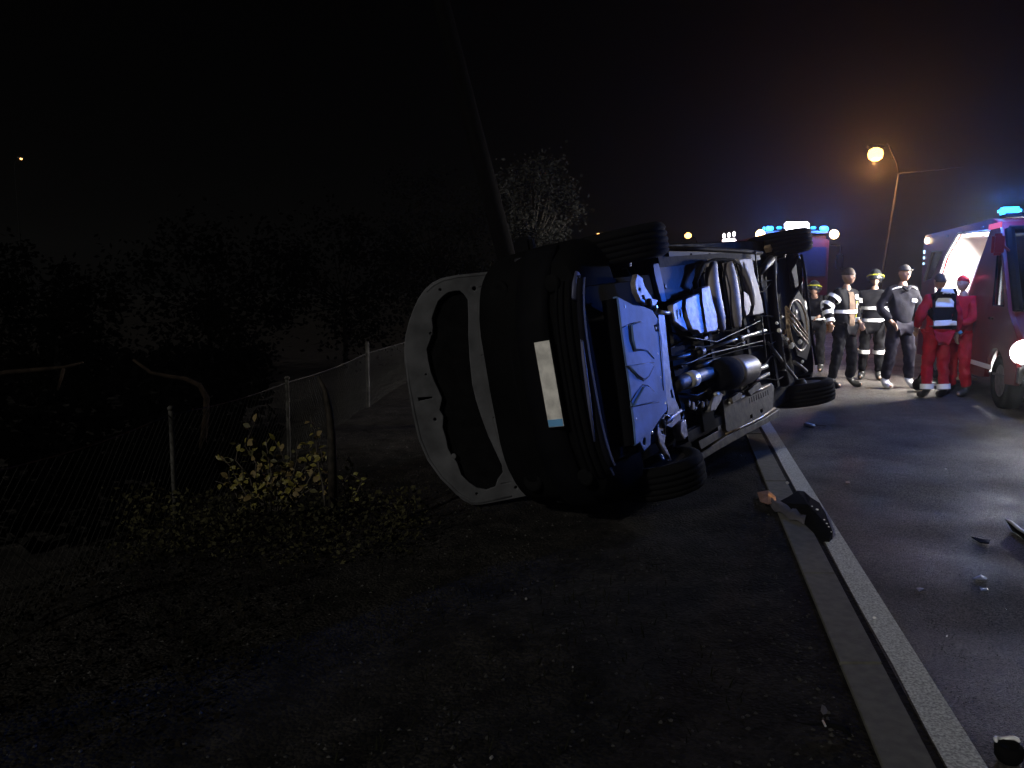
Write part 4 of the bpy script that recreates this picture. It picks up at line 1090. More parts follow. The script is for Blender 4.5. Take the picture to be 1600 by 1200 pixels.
for x_, z_ in ((-.30, .22), (-.04, .26), (.22, .32)):
    m = MB(); m.lathe([(.02, -.16), (.07, -.06), (.075, .04), (.03, .12)], (x_, 0, p.z + z_), (0, 0, 1), 12); m.build('lamp_bulb', WG, pn, smooth=True)

# ------------------------------------------------------------------ people
def lerp(a, b, t): return a + (b - a) * t
def person(name, label, px, py, Y, face, group=None, P=None, jacket=M_navy, trousers=M_navyt, boots=M_boot, hat=None, H=1.76,
           jbands=(), armbands=(), legbands=(), extra=None, hairm=M_hair, bandm=M_refl, coat_len=.0):
    """face: heading in degrees, 0 looks at the camera, positive turns towards picture right. Local: x = person's left on picture right when facing, -y forward"""
    p = W(px, py, Y)
    t = thing(name, label, 'person', (p.x, Y, 0.004), R(face), group)
    k = H / 1.76
    J = dict(pel=(0, 0, .94), sp=(0, .0, 1.12), ch=(0, .01, 1.34), nk=(0, .01, 1.50), hb=(0, -.01, 1.585),
             sl=(.185, .01, 1.43), el=(.25, .03, 1.16), wl=(.235, -.06, .92), sr=(-.185, .01, 1.43), er=(-.25, .03, 1.16), wr=(-.235, -.06, .92),
             hl=(.095, 0, .90), kl=(.115, -.02, .50), al=(.13, .03, .09), tl=(.15, -.16, .04), hr=(-.095, 0, .90), kr=(-.115, -.02, .50), ar=(-.13, .03, .09), tr=(-.15, -.16, .04))
    J.update(P or {})
    J = {a: Vector(b) * k for a, b in J.items()}
    names = ['pel', 'sp', 'ch', 'nk', 'hb', 'sl', 'el', 'wl', 'sr', 'er', 'wr', 'hl', 'kl', 'al', 'tl', 'hr', 'kr', 'ar', 'tr']
    E = [('pel', 'sp'), ('sp', 'ch'), ('ch', 'nk'), ('nk', 'hb'), ('ch', 'sl'), ('sl', 'el'), ('el', 'wl'), ('ch', 'sr'), ('sr', 'er'), ('er', 'wr'), ('pel', 'hl'), ('hl', 'kl'), ('kl', 'al'), ('al', 'tl'), ('pel', 'hr'), ('hr', 'kr'), ('kr', 'ar'), ('ar', 'tr')]
    rad = dict(pel=(.13, .10), sp=(.12, .09), ch=(.14, .10), nk=.055, hb=.06, sl=.06, sr=.06, el=.042, er=.042, wl=.028, wr=.028, hl=.085, hr=.085, kl=.058, kr=.058, al=.038, ar=.038, tl=.035, tr=.035)
    vs = [J[n_] for n_ in names]; es = [(names.index(a), names.index(b_)) for a, b_ in E]
    rr = [tuple(q * k for q in (rad[n_] if hasattr(rad[n_], '__len__') else (rad[n_],) * 2)) for n_ in names]
    # head points + fingers joined into the same skin graph keep the body one surface
    hc = J['hb'] + Vector((0, -.012, .10)) * k
    for sgn, wn_, en_ in ((1, 'wl', 'el'), (-1, 'wr', 'er')):
        w_ = J[wn_]; d = (w_ - J[en_]).normalized(); sd_ = Vector((0, -1, 0)); sd_ = (sd_ - d * sd_.dot(d)).normalized(); inn = d.cross(sd_).normalized() * (-sgn)
        palm = len(vs); vs.append(w_ + d * .05 * k); rr.append((.034 * k, .018 * k)); es.append((names.index(wn_), palm))
        for fi, (off, ln) in enumerate(((-.030, .072), (-.010, .082), (.010, .078), (.030, .062))):
            a0 = len(vs); b0_ = vs[palm] + d * .03 * k + sd_ * off * k
            vs += [b0_, b0_ + d * ln * .5 * k + inn * .008, b0_ + d * ln * .9 * k + inn * .03]; rr += [(.0095 * k,) * 2, (.009 * k,) * 2, (.008 * k,) * 2]
            es += [(palm, a0), (a0, a0 + 1), (a0 + 1, a0 + 2)]
        a0 = len(vs); b0_ = w_ + d * .035 * k + sd_ * .035 * k
        vs += [b0_, b0_ + d * .04 * k + sd_ * .018 * k]; rr += [(.011 * k,) * 2, (.010 * k,) * 2]; es += [(palm, a0), (a0, a0 + 1)]
    me = sk_obj_mesh(vs, es, rr, 2)
    # head: sculpted ovoid with nose, brow, chin, ears, merged by a voxel remesh
    bm = bmesh.new(); bm.from_mesh(me)
    hm = bmesh.new(); bmesh.ops.create_uvsphere(hm, u_segments=28, v_segments=20, radius=1)
    for v in hm.verts:
        x, y, z = v.co; f_ = max(0, -y)
        X, Y_, Z = x * .076, y * .098, z * .118
        if z < 0: X *= 1 + .32 * z * (1 if y < .3 else .4); Y_ += -.012 * (-z) * f_ * 2
        if y > .2 and z < -.1: Y_ *= 1 + .35 * z
        nose = math.exp(-((x / .16) ** 2)) * math.exp(-(((z + .12) / .16) ** 2)) * f_
        Y_ -= .026 * nose
        brow = math.exp(-(((z - .16) / .10) ** 2)) * f_; Y_ -= .006 * brow
        eye = math.exp(-((abs(x) - .36) / .14) ** 2) * math.exp(-((z - .02) / .10) ** 2) * f_; Y_ += .012 * eye
        lips = math.exp(-((x / .26) ** 2)) * math.exp(-(((z + .46) / .07) ** 2)) * f_; Y_ -= .007 * lips
        chin = math.exp(-((x / .3) ** 2)) * math.exp(-(((z + .78) / .14) ** 2)) * f_; Y_ -= .012 * chin
        ear = math.exp(-(((abs(x) - 1) / .12) ** 2)) * math.exp(-((z + .02) / .20) ** 2) * math.exp(-((y - .05) / .16) ** 2); X += math.copysign(.016 * ear, x)
        v.co = hc + Vector((X, Y_, Z)) * k
    hme = bpy.data.meshes.new('h'); hm.to_mesh(hme); bm.from_mesh(hme); hm.free()
    me2 = bpy.data.meshes.new('body'); bm.to_mesh(me2); bm.free()
    o = bpy.data.objects.new('tmp', me2); COL.objects.link(o)
    rm = o.modifiers.new('r', 'REMESH'); rm.mode = 'VOXEL'; rm.voxel_size = .0075; rm.use_smooth_shade = True
    dg = bpy.context.evaluated_depsgraph_get(); dg.update(); me3 = bpy.data.meshes.new_from_object(o.evaluated_get(dg)); bpy.data.objects.remove(o)
    me3.name = 'body'; b_o = finish('body', me3, M_skin, t, True)
    for sx in (-1, 1):
        m = MB(); m.lathe([(.004, -.004), (.011, 0), (.004, .005)], hc + Vector((sx * .028, -.083, .004)) * k, (0, -1, 0), 10); m.build('eye', M_eye, b_o, smooth=True)
    # clothes
    def cloth(nm, nodes, radii, material, sub=2, amp=.010):
        ii = {n_: i for i, n_ in enumerate(nodes)}
        vv = [nodes[n_] for n_ in nodes]
        ee = [(ii[a], ii[b_]) for a, b_ in cloth.edges if a in ii and b_ in ii]
        mm = sk_obj_mesh(vv, ee, [tuple(q * k for q in (radii[n_] if hasattr(radii[n_], '__len__') else (radii[n_],) * 2)) for n_ in nodes], sub + 1)
        for v in mm.vertices:
            n_ = noise.noise(v.co * 11 + Vector((px, 0, 0))) + .5 * noise.noise(v.co * 26)
            v.co += v.normal * n_ * amp * 1.5
        return finish(nm, mm, material, t, True)
    cw = coat_len
    JN = dict(ch=J['ch'], sp=J['sp'], pel=J['pel'] - Vector((0, 0, .11 + cw)), nk=J['nk'] + Vector((0, 0, .0)), sl=J['sl'], el=J['el'], wl=lerp(J['el'], J['wl'], .93), sr=J['sr'], er=J['er'], wr=lerp(J['er'], J['wr'], .93))
    cloth.edges = [('ch', 'sp'), ('sp', 'pel'), ('ch', 'nk'), ('ch', 'sl'), ('sl', 'el'), ('el', 'wl'), ('ch', 'sr'), ('sr', 'er'), ('er', 'wr')]
    jk = cloth('jacket', JN, dict(ch=(.185, .135), sp=(.175, .13), pel=(.185, .135), nk=(.085, .075), sl=.088, sr=.088, el=.072, er=.072, wl=.058, wr=.058), jacket)
    bm = bmesh.new(); bm.from_mesh(jk.data)
    bmesh.ops.bisect_plane(bm, geom=bm.verts[:] + bm.edges[:] + bm.faces[:], plane_co=(0, 0, JN['pel'].z + .01), plane_no=(0, 0, 1), clear_inner=False, clear_outer=False)
    low = [v for v in bm.verts if v.co.z < JN['pel'].z + .009 and abs(v.co.x) < .16 and (v.co - JN['wl']).length > .12 and (v.co - JN['wr']).length > .12]
    bmesh.ops.delete(bm, geom=low, context='VERTS'); bm.to_mesh(jk.data); bm.free()
    TN = dict(pel=J['pel'], hl=J['hl'], kl=J['kl'], al=J['al'] + Vector((0, 0, .03)), hr=J['hr'], kr=J['kr'], ar=J['ar'] + Vector((0, 0, .03)))
    cloth.edges = [('pel', 'hl'), ('hl', 'kl'), ('kl', 'al'), ('pel', 'hr'), ('hr', 'kr'), ('kr', 'ar')]
    cloth('trousers', TN, dict(pel=(.15, .12), hl=.112, hr=.112, kl=.085, kr=.085, al=.072, ar=.072), trousers, 2, .012)
    for a, b_ in (('al', 'tl'), ('ar', 'tr')):
        cloth.edges = [('h', 'a'), ('a', 't')]
        A_, T_ = J[a], J[b_]
        q = (T_ - A_); q.z = 0; q.normalize()
        cloth('boot', dict(a=Vector((A_.x, A_.y, .058 * k)), h=Vector((A_.x, A_.y, .16 * k)), t=Vector((T_.x, T_.y, .045 * k))), dict(a=.062, h=.062, t=.048), boots, 1, .002)
    # hair / hat
    def cap_shape(nm, material, zmin, sc, parent=t, brim=False, beanie=0, brimm=None):
        m = MB(); n1, n2 = 24, 10
        for j in range(n2 + 1):
            ph = math.pi / 2 * (1 - j / n2 * 1.0)
            for i in range(n1):
                w = 2 * math.pi * i / n1; cz = math.sin(ph)
                zz = lerp(1.0, zmin, j / n2); rr_ = math.sqrt(max(0, 1 - zz * zz)) if zz > -.9 else .3
                back = math.sin(w) > .1
                z2 = zz if not back else lerp(1.0, zmin - .35 * (beanie == 0), j / n2)
                rr_ = math.sqrt(max(0, 1 - z2 * z2))
                m.v.append(hc + Vector((.076 * sc * rr_ * math.cos(w), .098 * sc * rr_ * math.sin(w), .118 * sc * z2 + beanie)) * k)
        for j in range(n2):
            for i in range(n1): m.f.append([j * n1 + i, j * n1 + (i + 1) % n1, (j + 1) * n1 + (i + 1) % n1, (j + 1) * n1 + i])
        m.f.append([n2 * n1 + i for i in range(n1)])
        h = m.build(nm, material, parent, smooth=True)
        if brim:
            bz = hc.z + .118 * sc * zmin * k
            pts = [(math.cos(w) * .072 * k + hc.x, hc.y - .06 * k - .085 * k * math.sin(w)) for w in [math.pi * i / 12 for i in range(13)]]
            mb2 = plate(pts, [], .006, Matrix.Translation((0, 0, bz + .008)), .002); finish('peak', mb2, brimm or material, h)
        return h
    if hat == 'cap': cap_shape('cap', M_capc, .28, 1.09, brim=True); 
    if hat == 'beanie': cap_shape('beanie', M_capc if False else M_hair, .12, 1.12, beanie=.008)
    if hat is None: cap_shape('hair', hairm, .30, 1.07)
    if hat == 'helmet':
        h = cap_shape('helmet', M_helm, -.05, 1.42, brim=False, beanie=.0)
        m = MB(); m.lathe([(.118 * k, 0), (.132 * k, 0), (.132 * k, .02), (.118 * k, .02)], hc + Vector((0, 0, -.01)), (0, .15, 1), 24, closed=True); m.build('helmet_rim', M_helm, h, smooth=True)
        m = MB(); m.tube([hc + Vector((.125 * math.cos(w), -.14 * abs(math.sin(w)) , .035 + .03 * math.sin(w))) for w in [math.pi * (i / 10) for i in range(11)]], .009, 6); m.build('helmet_stripe', M_yel, h)
    # reflective bands
    def ring(c, ax, rx, ry, hgt, nm='reflective_band', material=bandm, xdir=Vector((1, 0, 0)), arc=(0, 2 * math.pi)):
        ax = ax.normalized(); a = (xdir - ax * xdir.dot(ax)).normalized(); b_ = ax.cross(a)
        m = MB(); n_ = 22; full = abs(arc[1] - arc[0] - 2 * math.pi) < 1e-3
        for i in range(n_ + (0 if full else 1)):
            w = arc[0] + (arc[1] - arc[0]) * i / n_
            for hh, e in ((-hgt / 2, 0), (-hgt / 2, .005), (hgt / 2, .005), (hgt / 2, 0)):
                m.v.append(c + a * math.cos(w) * (rx + e) + b_ * math.sin(w) * (ry + e) + ax * hh)
        cnt = n_ if full else n_ + 1
        for i in range(n_):
            j = (i + 1) % cnt
            for q in range(4): m.f.append([i * 4 + q, i * 4 + (q + 1) % 4, j * 4 + (q + 1) % 4, j * 4 + q])
        return m.build(nm, material, jk, smooth=False)
    for a, b_, u, r_, hgt in armbands: ring(lerp(J[a], J[b_], u), J[b_] - J[a], r_ * k, r_ * k, hgt, xdir=Vector((0, 1, 0)))
    for a, b_, u, r_, hgt in legbands: ring(lerp(J[a], J[b_], u), J[b_] - J[a], r_ * k, r_ * k, hgt)
    for z_, hgt, rx, ry in jbands: ring(Vector((J['sp'].x, J['sp'].y, z_ * k)), Vector((0, 0, 1)), rx * k, ry * k, hgt)
    if extra: extra(t, jk, J, k)
    return t
def patch(parent, pts3, material, nm='patch', th=.006):
    """cloth piece laid on the jacket: subdivided and pressed onto the surface it is sewn to"""
    bm = bmesh.new(); vs_ = [bm.verts.new(p) for p in pts3]; bm.faces.new(vs_)
    bmesh.ops.triangulate(bm, faces=bm.faces[:])
    for _ in range(3): bmesh.ops.subdivide_edges(bm, edges=bm.edges[:], cuts=1, use_grid_fill=True); bmesh.ops.triangulate(bm, faces=bm.faces[:])
    sg = 1 if sum(p[1] for p in pts3) > 0 else -1
    for v in bm.verts:
        ok, loc, nrm, _i = parent.ray_cast(Vector((v.co.x, sg * 1.5, v.co.z)), Vector((0, -sg, 0)))
        if ok: v.co.y = loc.y + sg * (th + .004)
    me = bpy.data.meshes.new(nm); bm.to_mesh(me); bm.free()
    o = finish(nm, me, material, parent, True); sl = o.modifiers.new('s', 'SOLIDIFY'); sl.thickness = th; sl.offset = 0
    return o

# 1 firefighter left, open dark jacket with brown lining, banded arm
def ex1(t, jk, J, k):
    for x0, x1 in ((-.055, .055),):
        patch(jk, [(x0, -.150, 1.44), (x1, -.150, 1.44), (x1 + .012, -.162, 1.10), (x1, -.158, .93), (x0, -.158, .93), (x0 - .012, -.162, 1.10)], M_brown, 'open_front')
    patch(jk, [(.10, -.145, 1.30), (.135, -.135, 1.30), (.14, -.135, 1.0), (.105, -.150, 1.0)], M_yel, 'yellow_trim')
    for z_ in (1.36, 1.22, 1.02): patch(jk, [(.09, -.158, z_ + .04), (.165, -.125, z_ + .04), (.165, -.125, z_ - .03), (.09, -.160, z_ - .03)], M_refl, 'reflective_patch')
person('person', 'firefighter in dark woollen hat and open dark jacket banded on one sleeve', 1318, 540, 11.9, 32, jacket=M_fire, trousers=M_fire, hat='beanie', H=1.74,
       P=dict(er=(-.36, .06, 1.22), wr=(-.40, -.04, .99), el=(.24, .0, 1.17), wl=(.18, -.13, 1.0), al=(.17, -.02, .09), kl=(.14, -.06, .5), tl=(.22, -.20, .04), ar=(-.17, .06, .09), tr=(-.20, -.12, .04), kr=(-.14, .0, .5)),
       armbands=[('sr', 'er', .35, .098, .055), ('sr', 'er', .85, .085, .06), ('er', 'wr', .35, .078, .06), ('er', 'wr', .85, .066, .05)], jbands=[(1.16, .05, .20, .15)], extra=ex1, coat_len=.06)
# 2 firefighter with helmet, behind
person('person', 'firefighter in a helmet with a yellow stripe, partly hidden behind the man in the cap', 1362, 540, 12.9, -25, jacket=M_fire, trousers=M_fire, hat='helmet', H=1.72,
       armbands=[('sl', 'el', .35, .098, .07), ('sl', 'el', .95, .085, .07), ('sr', 'er', .35, .098, .07), ('sr', 'er', .95, .085, .07)], legbands=[('kl', 'al', .05, .094, .06), ('kr', 'ar', .05, .094, .06)], jbands=[(1.2, .05, .2, .15), (1.0, .05, .20, .15)], coat_len=.08)
# 3 man in cap
def ex3(t, jk, J, k):
    for sx in (-1, 1):
        m = MB(); m.tube([(sx * .085, -.10, 1.515), (sx * .15, -.075, 1.50), (sx * .235, -.02, 1.455), (sx * .265, .0, 1.40)], [.010, .014, .013, .007], 6, flat=.6); m.build('shoulder_piping', M_refl, jk, smooth=True)
    patch(jk, [(.085, -.146, 1.335), (.175, -.118, 1.325), (.175, -.122, 1.285), (.085, -.150, 1.295)], M_refl, 'chest_patch')
    m = MB(); m.tube([(-.06, -.09, 1.50), (0, -.13, 1.46), (.06, -.09, 1.50)], .018, 8); m.build('collar', M_navy, jk, smooth=True)
person('person', 'man in a grey cap and navy jacket with white shoulder piping, facing the camera', 1405, 540, 11.8, 8, jacket=M_navy, trousers=M_navyt, boots=M_shoe, hat='cap', H=1.79,
       P=dict(er=(-.32, .06, 1.18), wr=(-.20, -.09, .98), el=(.31, .06, 1.18), wl=(.20, -.09, .98), al=(.19, .02, .09), tl=(.24, -.16, .04), kl=(.15, -.03, .5), ar=(-.19, .02, .09), tr=(-.21, -.17, .04), kr=(-.15, -.02, .5)), extra=ex3)
# 4 paramedic seen from behind
def ex4(t, jk, J, k):
    y_ = .165
    patch(jk, [(-.13, y_, 1.24), (.13, y_, 1.24), (.13, y_, 1.31), (.085, y_, 1.365), (-.085, y_, 1.365), (-.13, y_, 1.31)][::-1], M_refl, 'back_panel', .008)
    patch(jk, [(-.045, y_, 1.37), (.045, y_, 1.37), (.055, y_, 1.44), (.10, y_, 1.45), (.085, y_, 1.49), (-.06, y_, 1.485), (-.10, y_, 1.42), (-.05, y_, 1.43)][::-1], M_refl, 'back_emblem', .008)
    patch(jk, [(-.155, y_ - .005, 1.0), (.155, y_ - .005, .985), (.165, y_ - .005, 1.06), (-.15, y_ - .005, 1.075)][::-1], M_refl, 'back_band', .008)
    patch(jk, [(-.165, y_ - .022, .95), (.165, y_ - .022, .95), (.17, y_ - .022, 1.40), (.12, y_ - .022, 1.49), (-.12, y_ - .022, 1.49), (-.17, y_ - .022, 1.40)][::-1], M_fire, 'vest_back', .003)
    m = MB(); m.box((-.30, .02, .90), (.05, .07, .05), bev=.015); m.build('glove', mat('blue_glove', (.1, .35, .6), .5), t)
person('person', 'paramedic in red with a dark vest and two white reflective back panels, seen from behind', 1464, 540, 10.7, 184, jacket=M_redc, trousers=M_redc, H=1.65,
       P=dict(el=(.30, .02, 1.18), wl=(.24, -.12, 1.02), er=(-.29, .0, 1.18), wr=(-.30, -.02, .93)), legbands=[('kl', 'al', .80, .085, .07), ('kr', 'ar', .80, .085, .07)], extra=ex4)
# 5 second red figure at the van door
person('person', 'figure in a red hooded jacket standing at the lit van door, facing left', 1500, 540, 10.95, -70, jacket=M_redc, trousers=M_redc, H=1.63, hairm=M_redc,
       P=dict(el=(.24, -.05, 1.16), wl=(.16, -.24, 1.08), er=(-.24, -.05, 1.16), wr=(-.14, -.25, 1.06)))
# 6 stooping responder near the wreck
def ex6(t, jk, J, k):
    patch(jk, [(-.02, -.34, 1.06), (.14, -.32, 1.04), (.17, -.30, 1.20), (.06, -.32, 1.30)], mat('tape_blue_light_tint', (.6, .85, .95), .4), 'reflective_patch')  # blue light put into the colour of the tape
person('person', 'stooping firefighter with pale reflective patches, partly hidden behind the rear of the wreck', 1272, 540, 14.2, -30, jacket=M_fire, trousers=M_fire, hat='helmet', H=1.66,
       P=dict(ch=(0, -.10, 1.30), nk=(0, -.20, 1.42), hb=(0, -.27, 1.47), sl=(.185, -.12, 1.37), sr=(-.185, -.12, 1.37), el=(.24, -.24, 1.14), wl=(.12, -.40, 1.06), er=(-.24, -.24, 1.14), wr=(-.12, -.40, 1.02)),
       armbands=[('sl', 'el', .5, .098, .13), ('sr', 'er', .5, .098, .13)], jbands=[(1.02, .06, .2, .15)])
# black kit bag at their feet
p = G(1443, 612)
t = thing('kit_bag', 'black soft kit bag lying on the road at the feet of the red paramedic', 'bag', (p.x, p.y, .004), R(20))
me = sk_obj_mesh([(-.20, 0, .10), (0, 0, .13), (.18, .02, .10)], [(0, 1), (1, 2)], [(.09, .10), (.12, .13), (.08, .10)], 3)
for v in me.vertices: v.co += v.normal * .015 * noise.noise(v.co * 9); v.co.z = max(v.co.z, 0)
finish('bag_body', me, M_pitch, t, True)
m = MB(); m.tube([(-.14, -.02, .2), (-.08, -.03, .30), (.04, -.03, .30), (.10, -.02, .2)], .012, 6); m.build('handle', M_pitch, t, smooth=True)
m = MB(); m.box((.02, -.13, .12), (.14, .01, .05)); m.build('reflective_tab', M_refl, t)

# ------------------------------------------------------------------ debris on the road
def shard(name, label, cat, pxs, material, h=.02, thick=.006, z=.008, bend=.0, seed=0):
    r = random.Random(seed + 100); P3 = [G(x, y_, z) for x, y_ in pxs]
    c = sum(P3, Vector()) / len(P3); m = MB(); n_ = len(P3)
    top = [Vector((p.x - c.x, p.y - c.y, z + h * r.uniform(.2, .8))) for p in P3]
    mid = Vector((0, 0, z + h * .9))
    low = [v - Vector((0, 0, thick)) for v in top]
    m.v = top + [mid] + low + [mid - Vector((0, 0, thick))]
    for i in range(n_):
        j = (i + 1) % n_; m.f += [[i, j, n_], [n_ + 1 + j, n_ + 1 + i, 2 * n_ + 1], [j, i, n_ + 1 + i, n_ + 1 + j]]
    o = m.build(name, material); o.location = (c.x, c.y, 0)
    return tag(o, label, cat)
# large black trim fragment across the line with glints painted as pale beads along its edge
t = thing('trim_fragment', 'large black broken trim panel lying across the white line, with painted glints along its right edge', 'car part')
out = [(1214, 783), (1232, 780), (1246, 775), (1256, 776), (1266, 790), (1280, 797), (1290, 812), (1301, 836), (1296, 841), (1284, 840), (1270, 828), (1240, 800), (1222, 792)]
c = G(1262, 808); t.location = (c.x, c.y, 0)
m = MB(); n_ = len(out); P3 = [G(x, y_, .03) for x, y_ in out]
zs = [.02, .05, .07, .07, .09, .08, .07, .05, .03, .01, .01, .01, .01]
top = [Vector((p.x - c.x, p.y - c.y, z_)) for p, z_ in zip(P3, zs)]; low = [Vector((v.x, v.y, .006)) for v in top]
m.v = top + low + [Vector((0, 0, .085))]
for i in range(n_):
    j = (i + 1) % n_; m.f += [[i, j, 2 * n_], [j, i, n_ + i, n_ + j]]
m.build('panel', M_pitch, t)
for x, y_, s_ in [(1269, 791, .006), (1277, 796, .011), (1288, 812, .007), (1292, 818, .007), (1295, 823, .006), (1299, 831, .005)]:
    q = G(x, y_, .085); m = MB(); m.box((q.x - c.x, q.y - c.y, .085), (s_, s_ * 1.6, s_ * .8), Matrix.Rotation(.5, 3, 'Z'), bev=s_ * .2); m.build('glint_bead', mat('painted_glint', (.95, .95, .95), .5, .0, .05), t)
t = thing('fabric_scrap', 'grey crumpled cloth strip lying left of the black trim fragment', 'cloth')
c = G(1225, 800); t.location = (c.x, c.y, 0); m = MB()
for i in range(14):
    u = i / 13; cx_, cy_ = 1205 + 53 * u, 791 + 29 * u
    for j in range(6):
        v_ = j / 5 - .5; wd = 15 * (1 - abs(u - .5) * .9)
        q = G(cx_ - v_ * wd * .5, cy_ + v_ * wd, .0); m.v.append(Vector((q.x - c.x, q.y - c.y, .02 + .025 * noise.noise(Vector((i * .5, j * .7, 2))) + .03 * (1 - (2 * v_) ** 2))))
for i in range(13):
    for j in range(5): m.f.append([i * 6 + j, i * 6 + j + 1, (i + 1) * 6 + j + 1, (i + 1) * 6 + j])
o = m.build('cloth', mat('grey_cloth', (.085, .08, .095), .95, 0, .3, 12), t, smooth=True); sl = o.modifiers.new('s', 'SOLIDIFY'); sl.thickness = .004
shard('amber_lens_shard', 'crumpled pinkish amber lens shard beside the grey cloth strip', 'lens', [(1183, 772), (1200, 771), (1212, 783), (1213, 791), (1200, 794), (1188, 788)], mat('amber_lens', (.36, .2, .14), .3, 0, .4, 30), .05, .006)
for (x, y_, s_, lab) in [(1200, 779, .010, 'pale bead standing in for a glint on the amber lens shard'), (1157, 717, .018, 'small white pebble left of the concrete edging'), (1230, 760, .018, 'small pale pebble on the concrete edging above the black trim fragment'),  # the lens glint is painted as a pale bead
                         (1478, 736, .010, 'small white shard on the road right of the lamp glare'), (1366, 970, .010, 'tiny pale fragment lying on the white edge line')]:
    q = G(x, y_, .0); m = MB(); m.box((0, 0, s_ * .8), (s_, s_ * 1.5, s_), Matrix.Rotation(x * .7, 3, 'Z'), bev=s_ * .3)
    o = m.build('pebble' if 'pebble' in lab else 'shard', mat('pale_pebble', (.55, .52, .5), .7) if 'pebble' in lab else M_refl); o.location = (q.x, q.y, .014 if x < 1240 else .007); tag(o, lab, 'pebble' if 'pebble' in lab else 'shard')
# lamp fragment with rod
t = thing('lamp_fragment', 'white lamp fragment with a thin rod on the road behind the wreck', 'car part'); c = G(1265, 667); t.location = (c.x, c.y, 0)
m = MB(); m.box((0, 0, .02), (.07, .12, .03), Matrix.Rotation(.4, 3, 'Z'), bev=.01); m.build('reflector', M_refl, t, smooth=True)
m = MB(); q = G(1292, 668) - c; m.tube([(0.03, 0, .03), (q.x, q.y, .02)], [.008, .008], 6); m.build('rod', mat('pale_rod', (.25, .22, .2), .6), t)
shard('glass_shard', 'flat dark shard on the road left of the right hand trim strip', 'shard', [(1518, 841), (1530, 843), (1547, 847), (1545, 852), (1532, 850)], M_black, .02, .006, seed=1)
shard('plastic_shard', 'thin bluish plastic sliver on the road below the dark shard', 'shard', [(1519, 905), (1532, 901), (1543, 905), (1540, 909), (1524, 907)], mat('dull_shard', (.2, .2, .24), .4), .02, .005, seed=2)
shard('plastic_shard', 'second pale plastic sliver on the road, nearer the camera', 'shard', [(1531, 921), (1542, 921), (1544, 924), (1533, 925)], mat('dull_shard', (.2, .2, .24), .4), .012, .004, seed=3)
shard('plastic_shard', 'small pale sliver on the road nearest the white edge line', 'shard', [(1431, 921), (1438, 920), (1444, 922), (1436, 925)], mat('dull_shard', (.2, .2, .24), .4), .01, .004, seed=4)
shard('plastic_shard', 'small rusty sliver on the road above the others', 'shard', [(1321, 753), (1328, 753), (1328, 757), (1322, 757)], mat('rusty_shard', (.2, .15, .12), .6), .012, .004, seed=5)
# dark trim strip with bright edge at the right border
t = thing('trim_strip', 'curved dark trim strip with a bright edge at the right border of the road', 'car part'); c = G(1590, 828); t.location = (c.x, c.y, 0)
P3 = [G(x, y_, .05) - c for x, y_ in [(1572, 812), (1580, 816), (1592, 826), (1612, 838), (1640, 850)]]
m = MB(); m.tube([v + Vector((0, 0, 0)) for v in P3], [.006, .010, .011, .010, .006], 8); m.build('bright_edge', mat('pale_trim', (.7, .7, .72), .3), t, smooth=True)
m = MB()
for v in P3: m.v += [v + Vector((0, 0, -.005)), v + Vector((-.02, -.10, -.045))]
for i in range(len(P3) - 1): m.f.append([2 * i, 2 * i + 1, 2 * i + 3, 2 * i + 2])
o = m.build('strip', M_pitch, t); sl = o.modifiers.new('s', 'SOLIDIFY'); sl.thickness = .006
# round lamp housing bottom right
t = thing('lamp_housing', 'small round black lamp housing with a pale rim at the bottom right corner', 'car part'); c = G(1575, 1190); t.location = (c.x, c.y, 0)
m = MB(); m.lathe([(.030, 0), (.040, .015), (.042, .045), (.036, .055), (.02, .050)], (0, 0, .003), (0, 0, 1), 22); m.build('housing', M_pitch, t, smooth=True)
m = MB(); m.tube([(.038 * math.cos(w), .038 * math.sin(w), .060 + .006 * math.sin(3 * w)) for w in [math.pi * (.05 + .9 * i / 14) for i in range(15)]], [.003] + [.007] * 13 + [.003], 6); m.build('rim', M_refl, t, smooth=True)
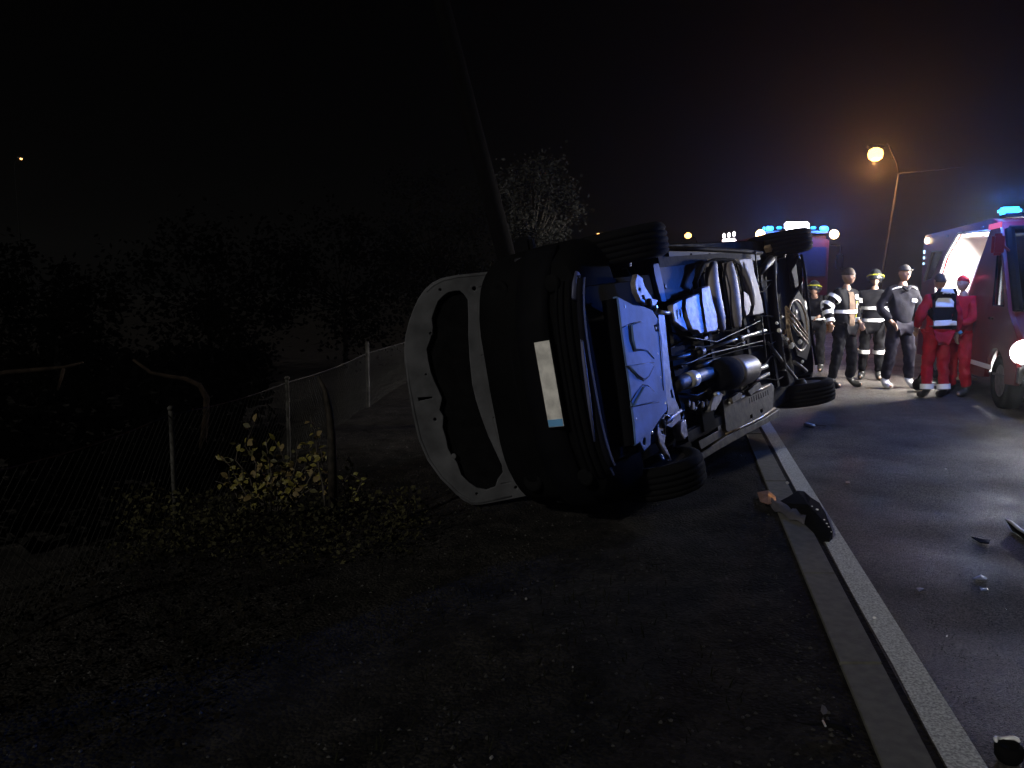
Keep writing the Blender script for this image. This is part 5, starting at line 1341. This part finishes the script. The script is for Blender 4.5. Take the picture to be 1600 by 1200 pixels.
# twisted black piece on the verge
t = thing('twisted_scrap', 'twisted black scrap of plastic on the verge beside the concrete edging', 'car part'); c = G(1290, 1135); t.location = (c.x, c.y, -.01)
m = MB(); m.tube([G(x, y_, z_) - c for x, y_, z_ in [(1246, 1124, .01), (1262, 1127, .025), (1280, 1126, .02), (1300, 1128, .03), (1318, 1133, .03), (1330, 1146, .01)]], [.003, .006, .008, .014, .016, .006], 7, flat=.6); m.build('strip', M_pitch, t, smooth=True)
m = MB(); m.tube([G(1286, 1122, .03) - c, G(1290, 1130, .034) - c], .004, 6); m.build('bright_clip', M_shard, t)
shard('dry_leaf', 'single dull leaf lying beside the twisted black scrap', 'leaf', [(1284, 1102), (1290, 1106), (1295, 1114), (1286, 1118), (1282, 1112)], mat('dull_leaf', (.10, .095, .09), .8), .006, .002, z=-.005, seed=6)
for x, y_, s_, lab in [(768, 1178, .010, 'small pale stone near the bottom edge of the verge'), (895, 1040, .007, 'tiny pale stone on the verge in mid foreground'), (718, 1110, .007, 'tiny upright straw fragment on the verge at lower middle'), (822, 930, .011, 'small flat tan chip on the verge below the front of the wreck')]:
    q = G(x, y_, -.01); m = MB(); m.box((0, 0, s_ * .6), (s_ * 1.6, s_, s_), Matrix.Rotation(x * .3, 3, 'Z'), bev=s_ * .3); o = m.build('stone', mat('verge_stone', (.28, .27, .25), .8)); o.location = (q.x, q.y, terrain(q.x, q.y)); tag(o, lab, 'stone')

# ------------------------------------------------------------------ night haze
m = MB(); m.box((0, 155, 9.0), (560, 390, 24))
hz = m.build('haze', None); hz['kind'] = 'stuff'
hm_ = bpy.data.materials.new('haze'); hm_.use_nodes = True; n, l = hm_.node_tree.nodes, hm_.node_tree.links; n.clear()
pv = n.new('ShaderNodeVolumePrincipled'); pv.inputs['Density'].default_value = HAZE = 0.0013; pv.inputs['Anisotropy'].default_value = 0.84; pv.inputs['Color'].default_value = (.85, .87, .9, 1)
oo = n.new('ShaderNodeOutputMaterial'); l.new(pv.outputs[0], oo.inputs['Volume']); hz.data.materials.append(hm_)
bpy.context.view_layer.update()
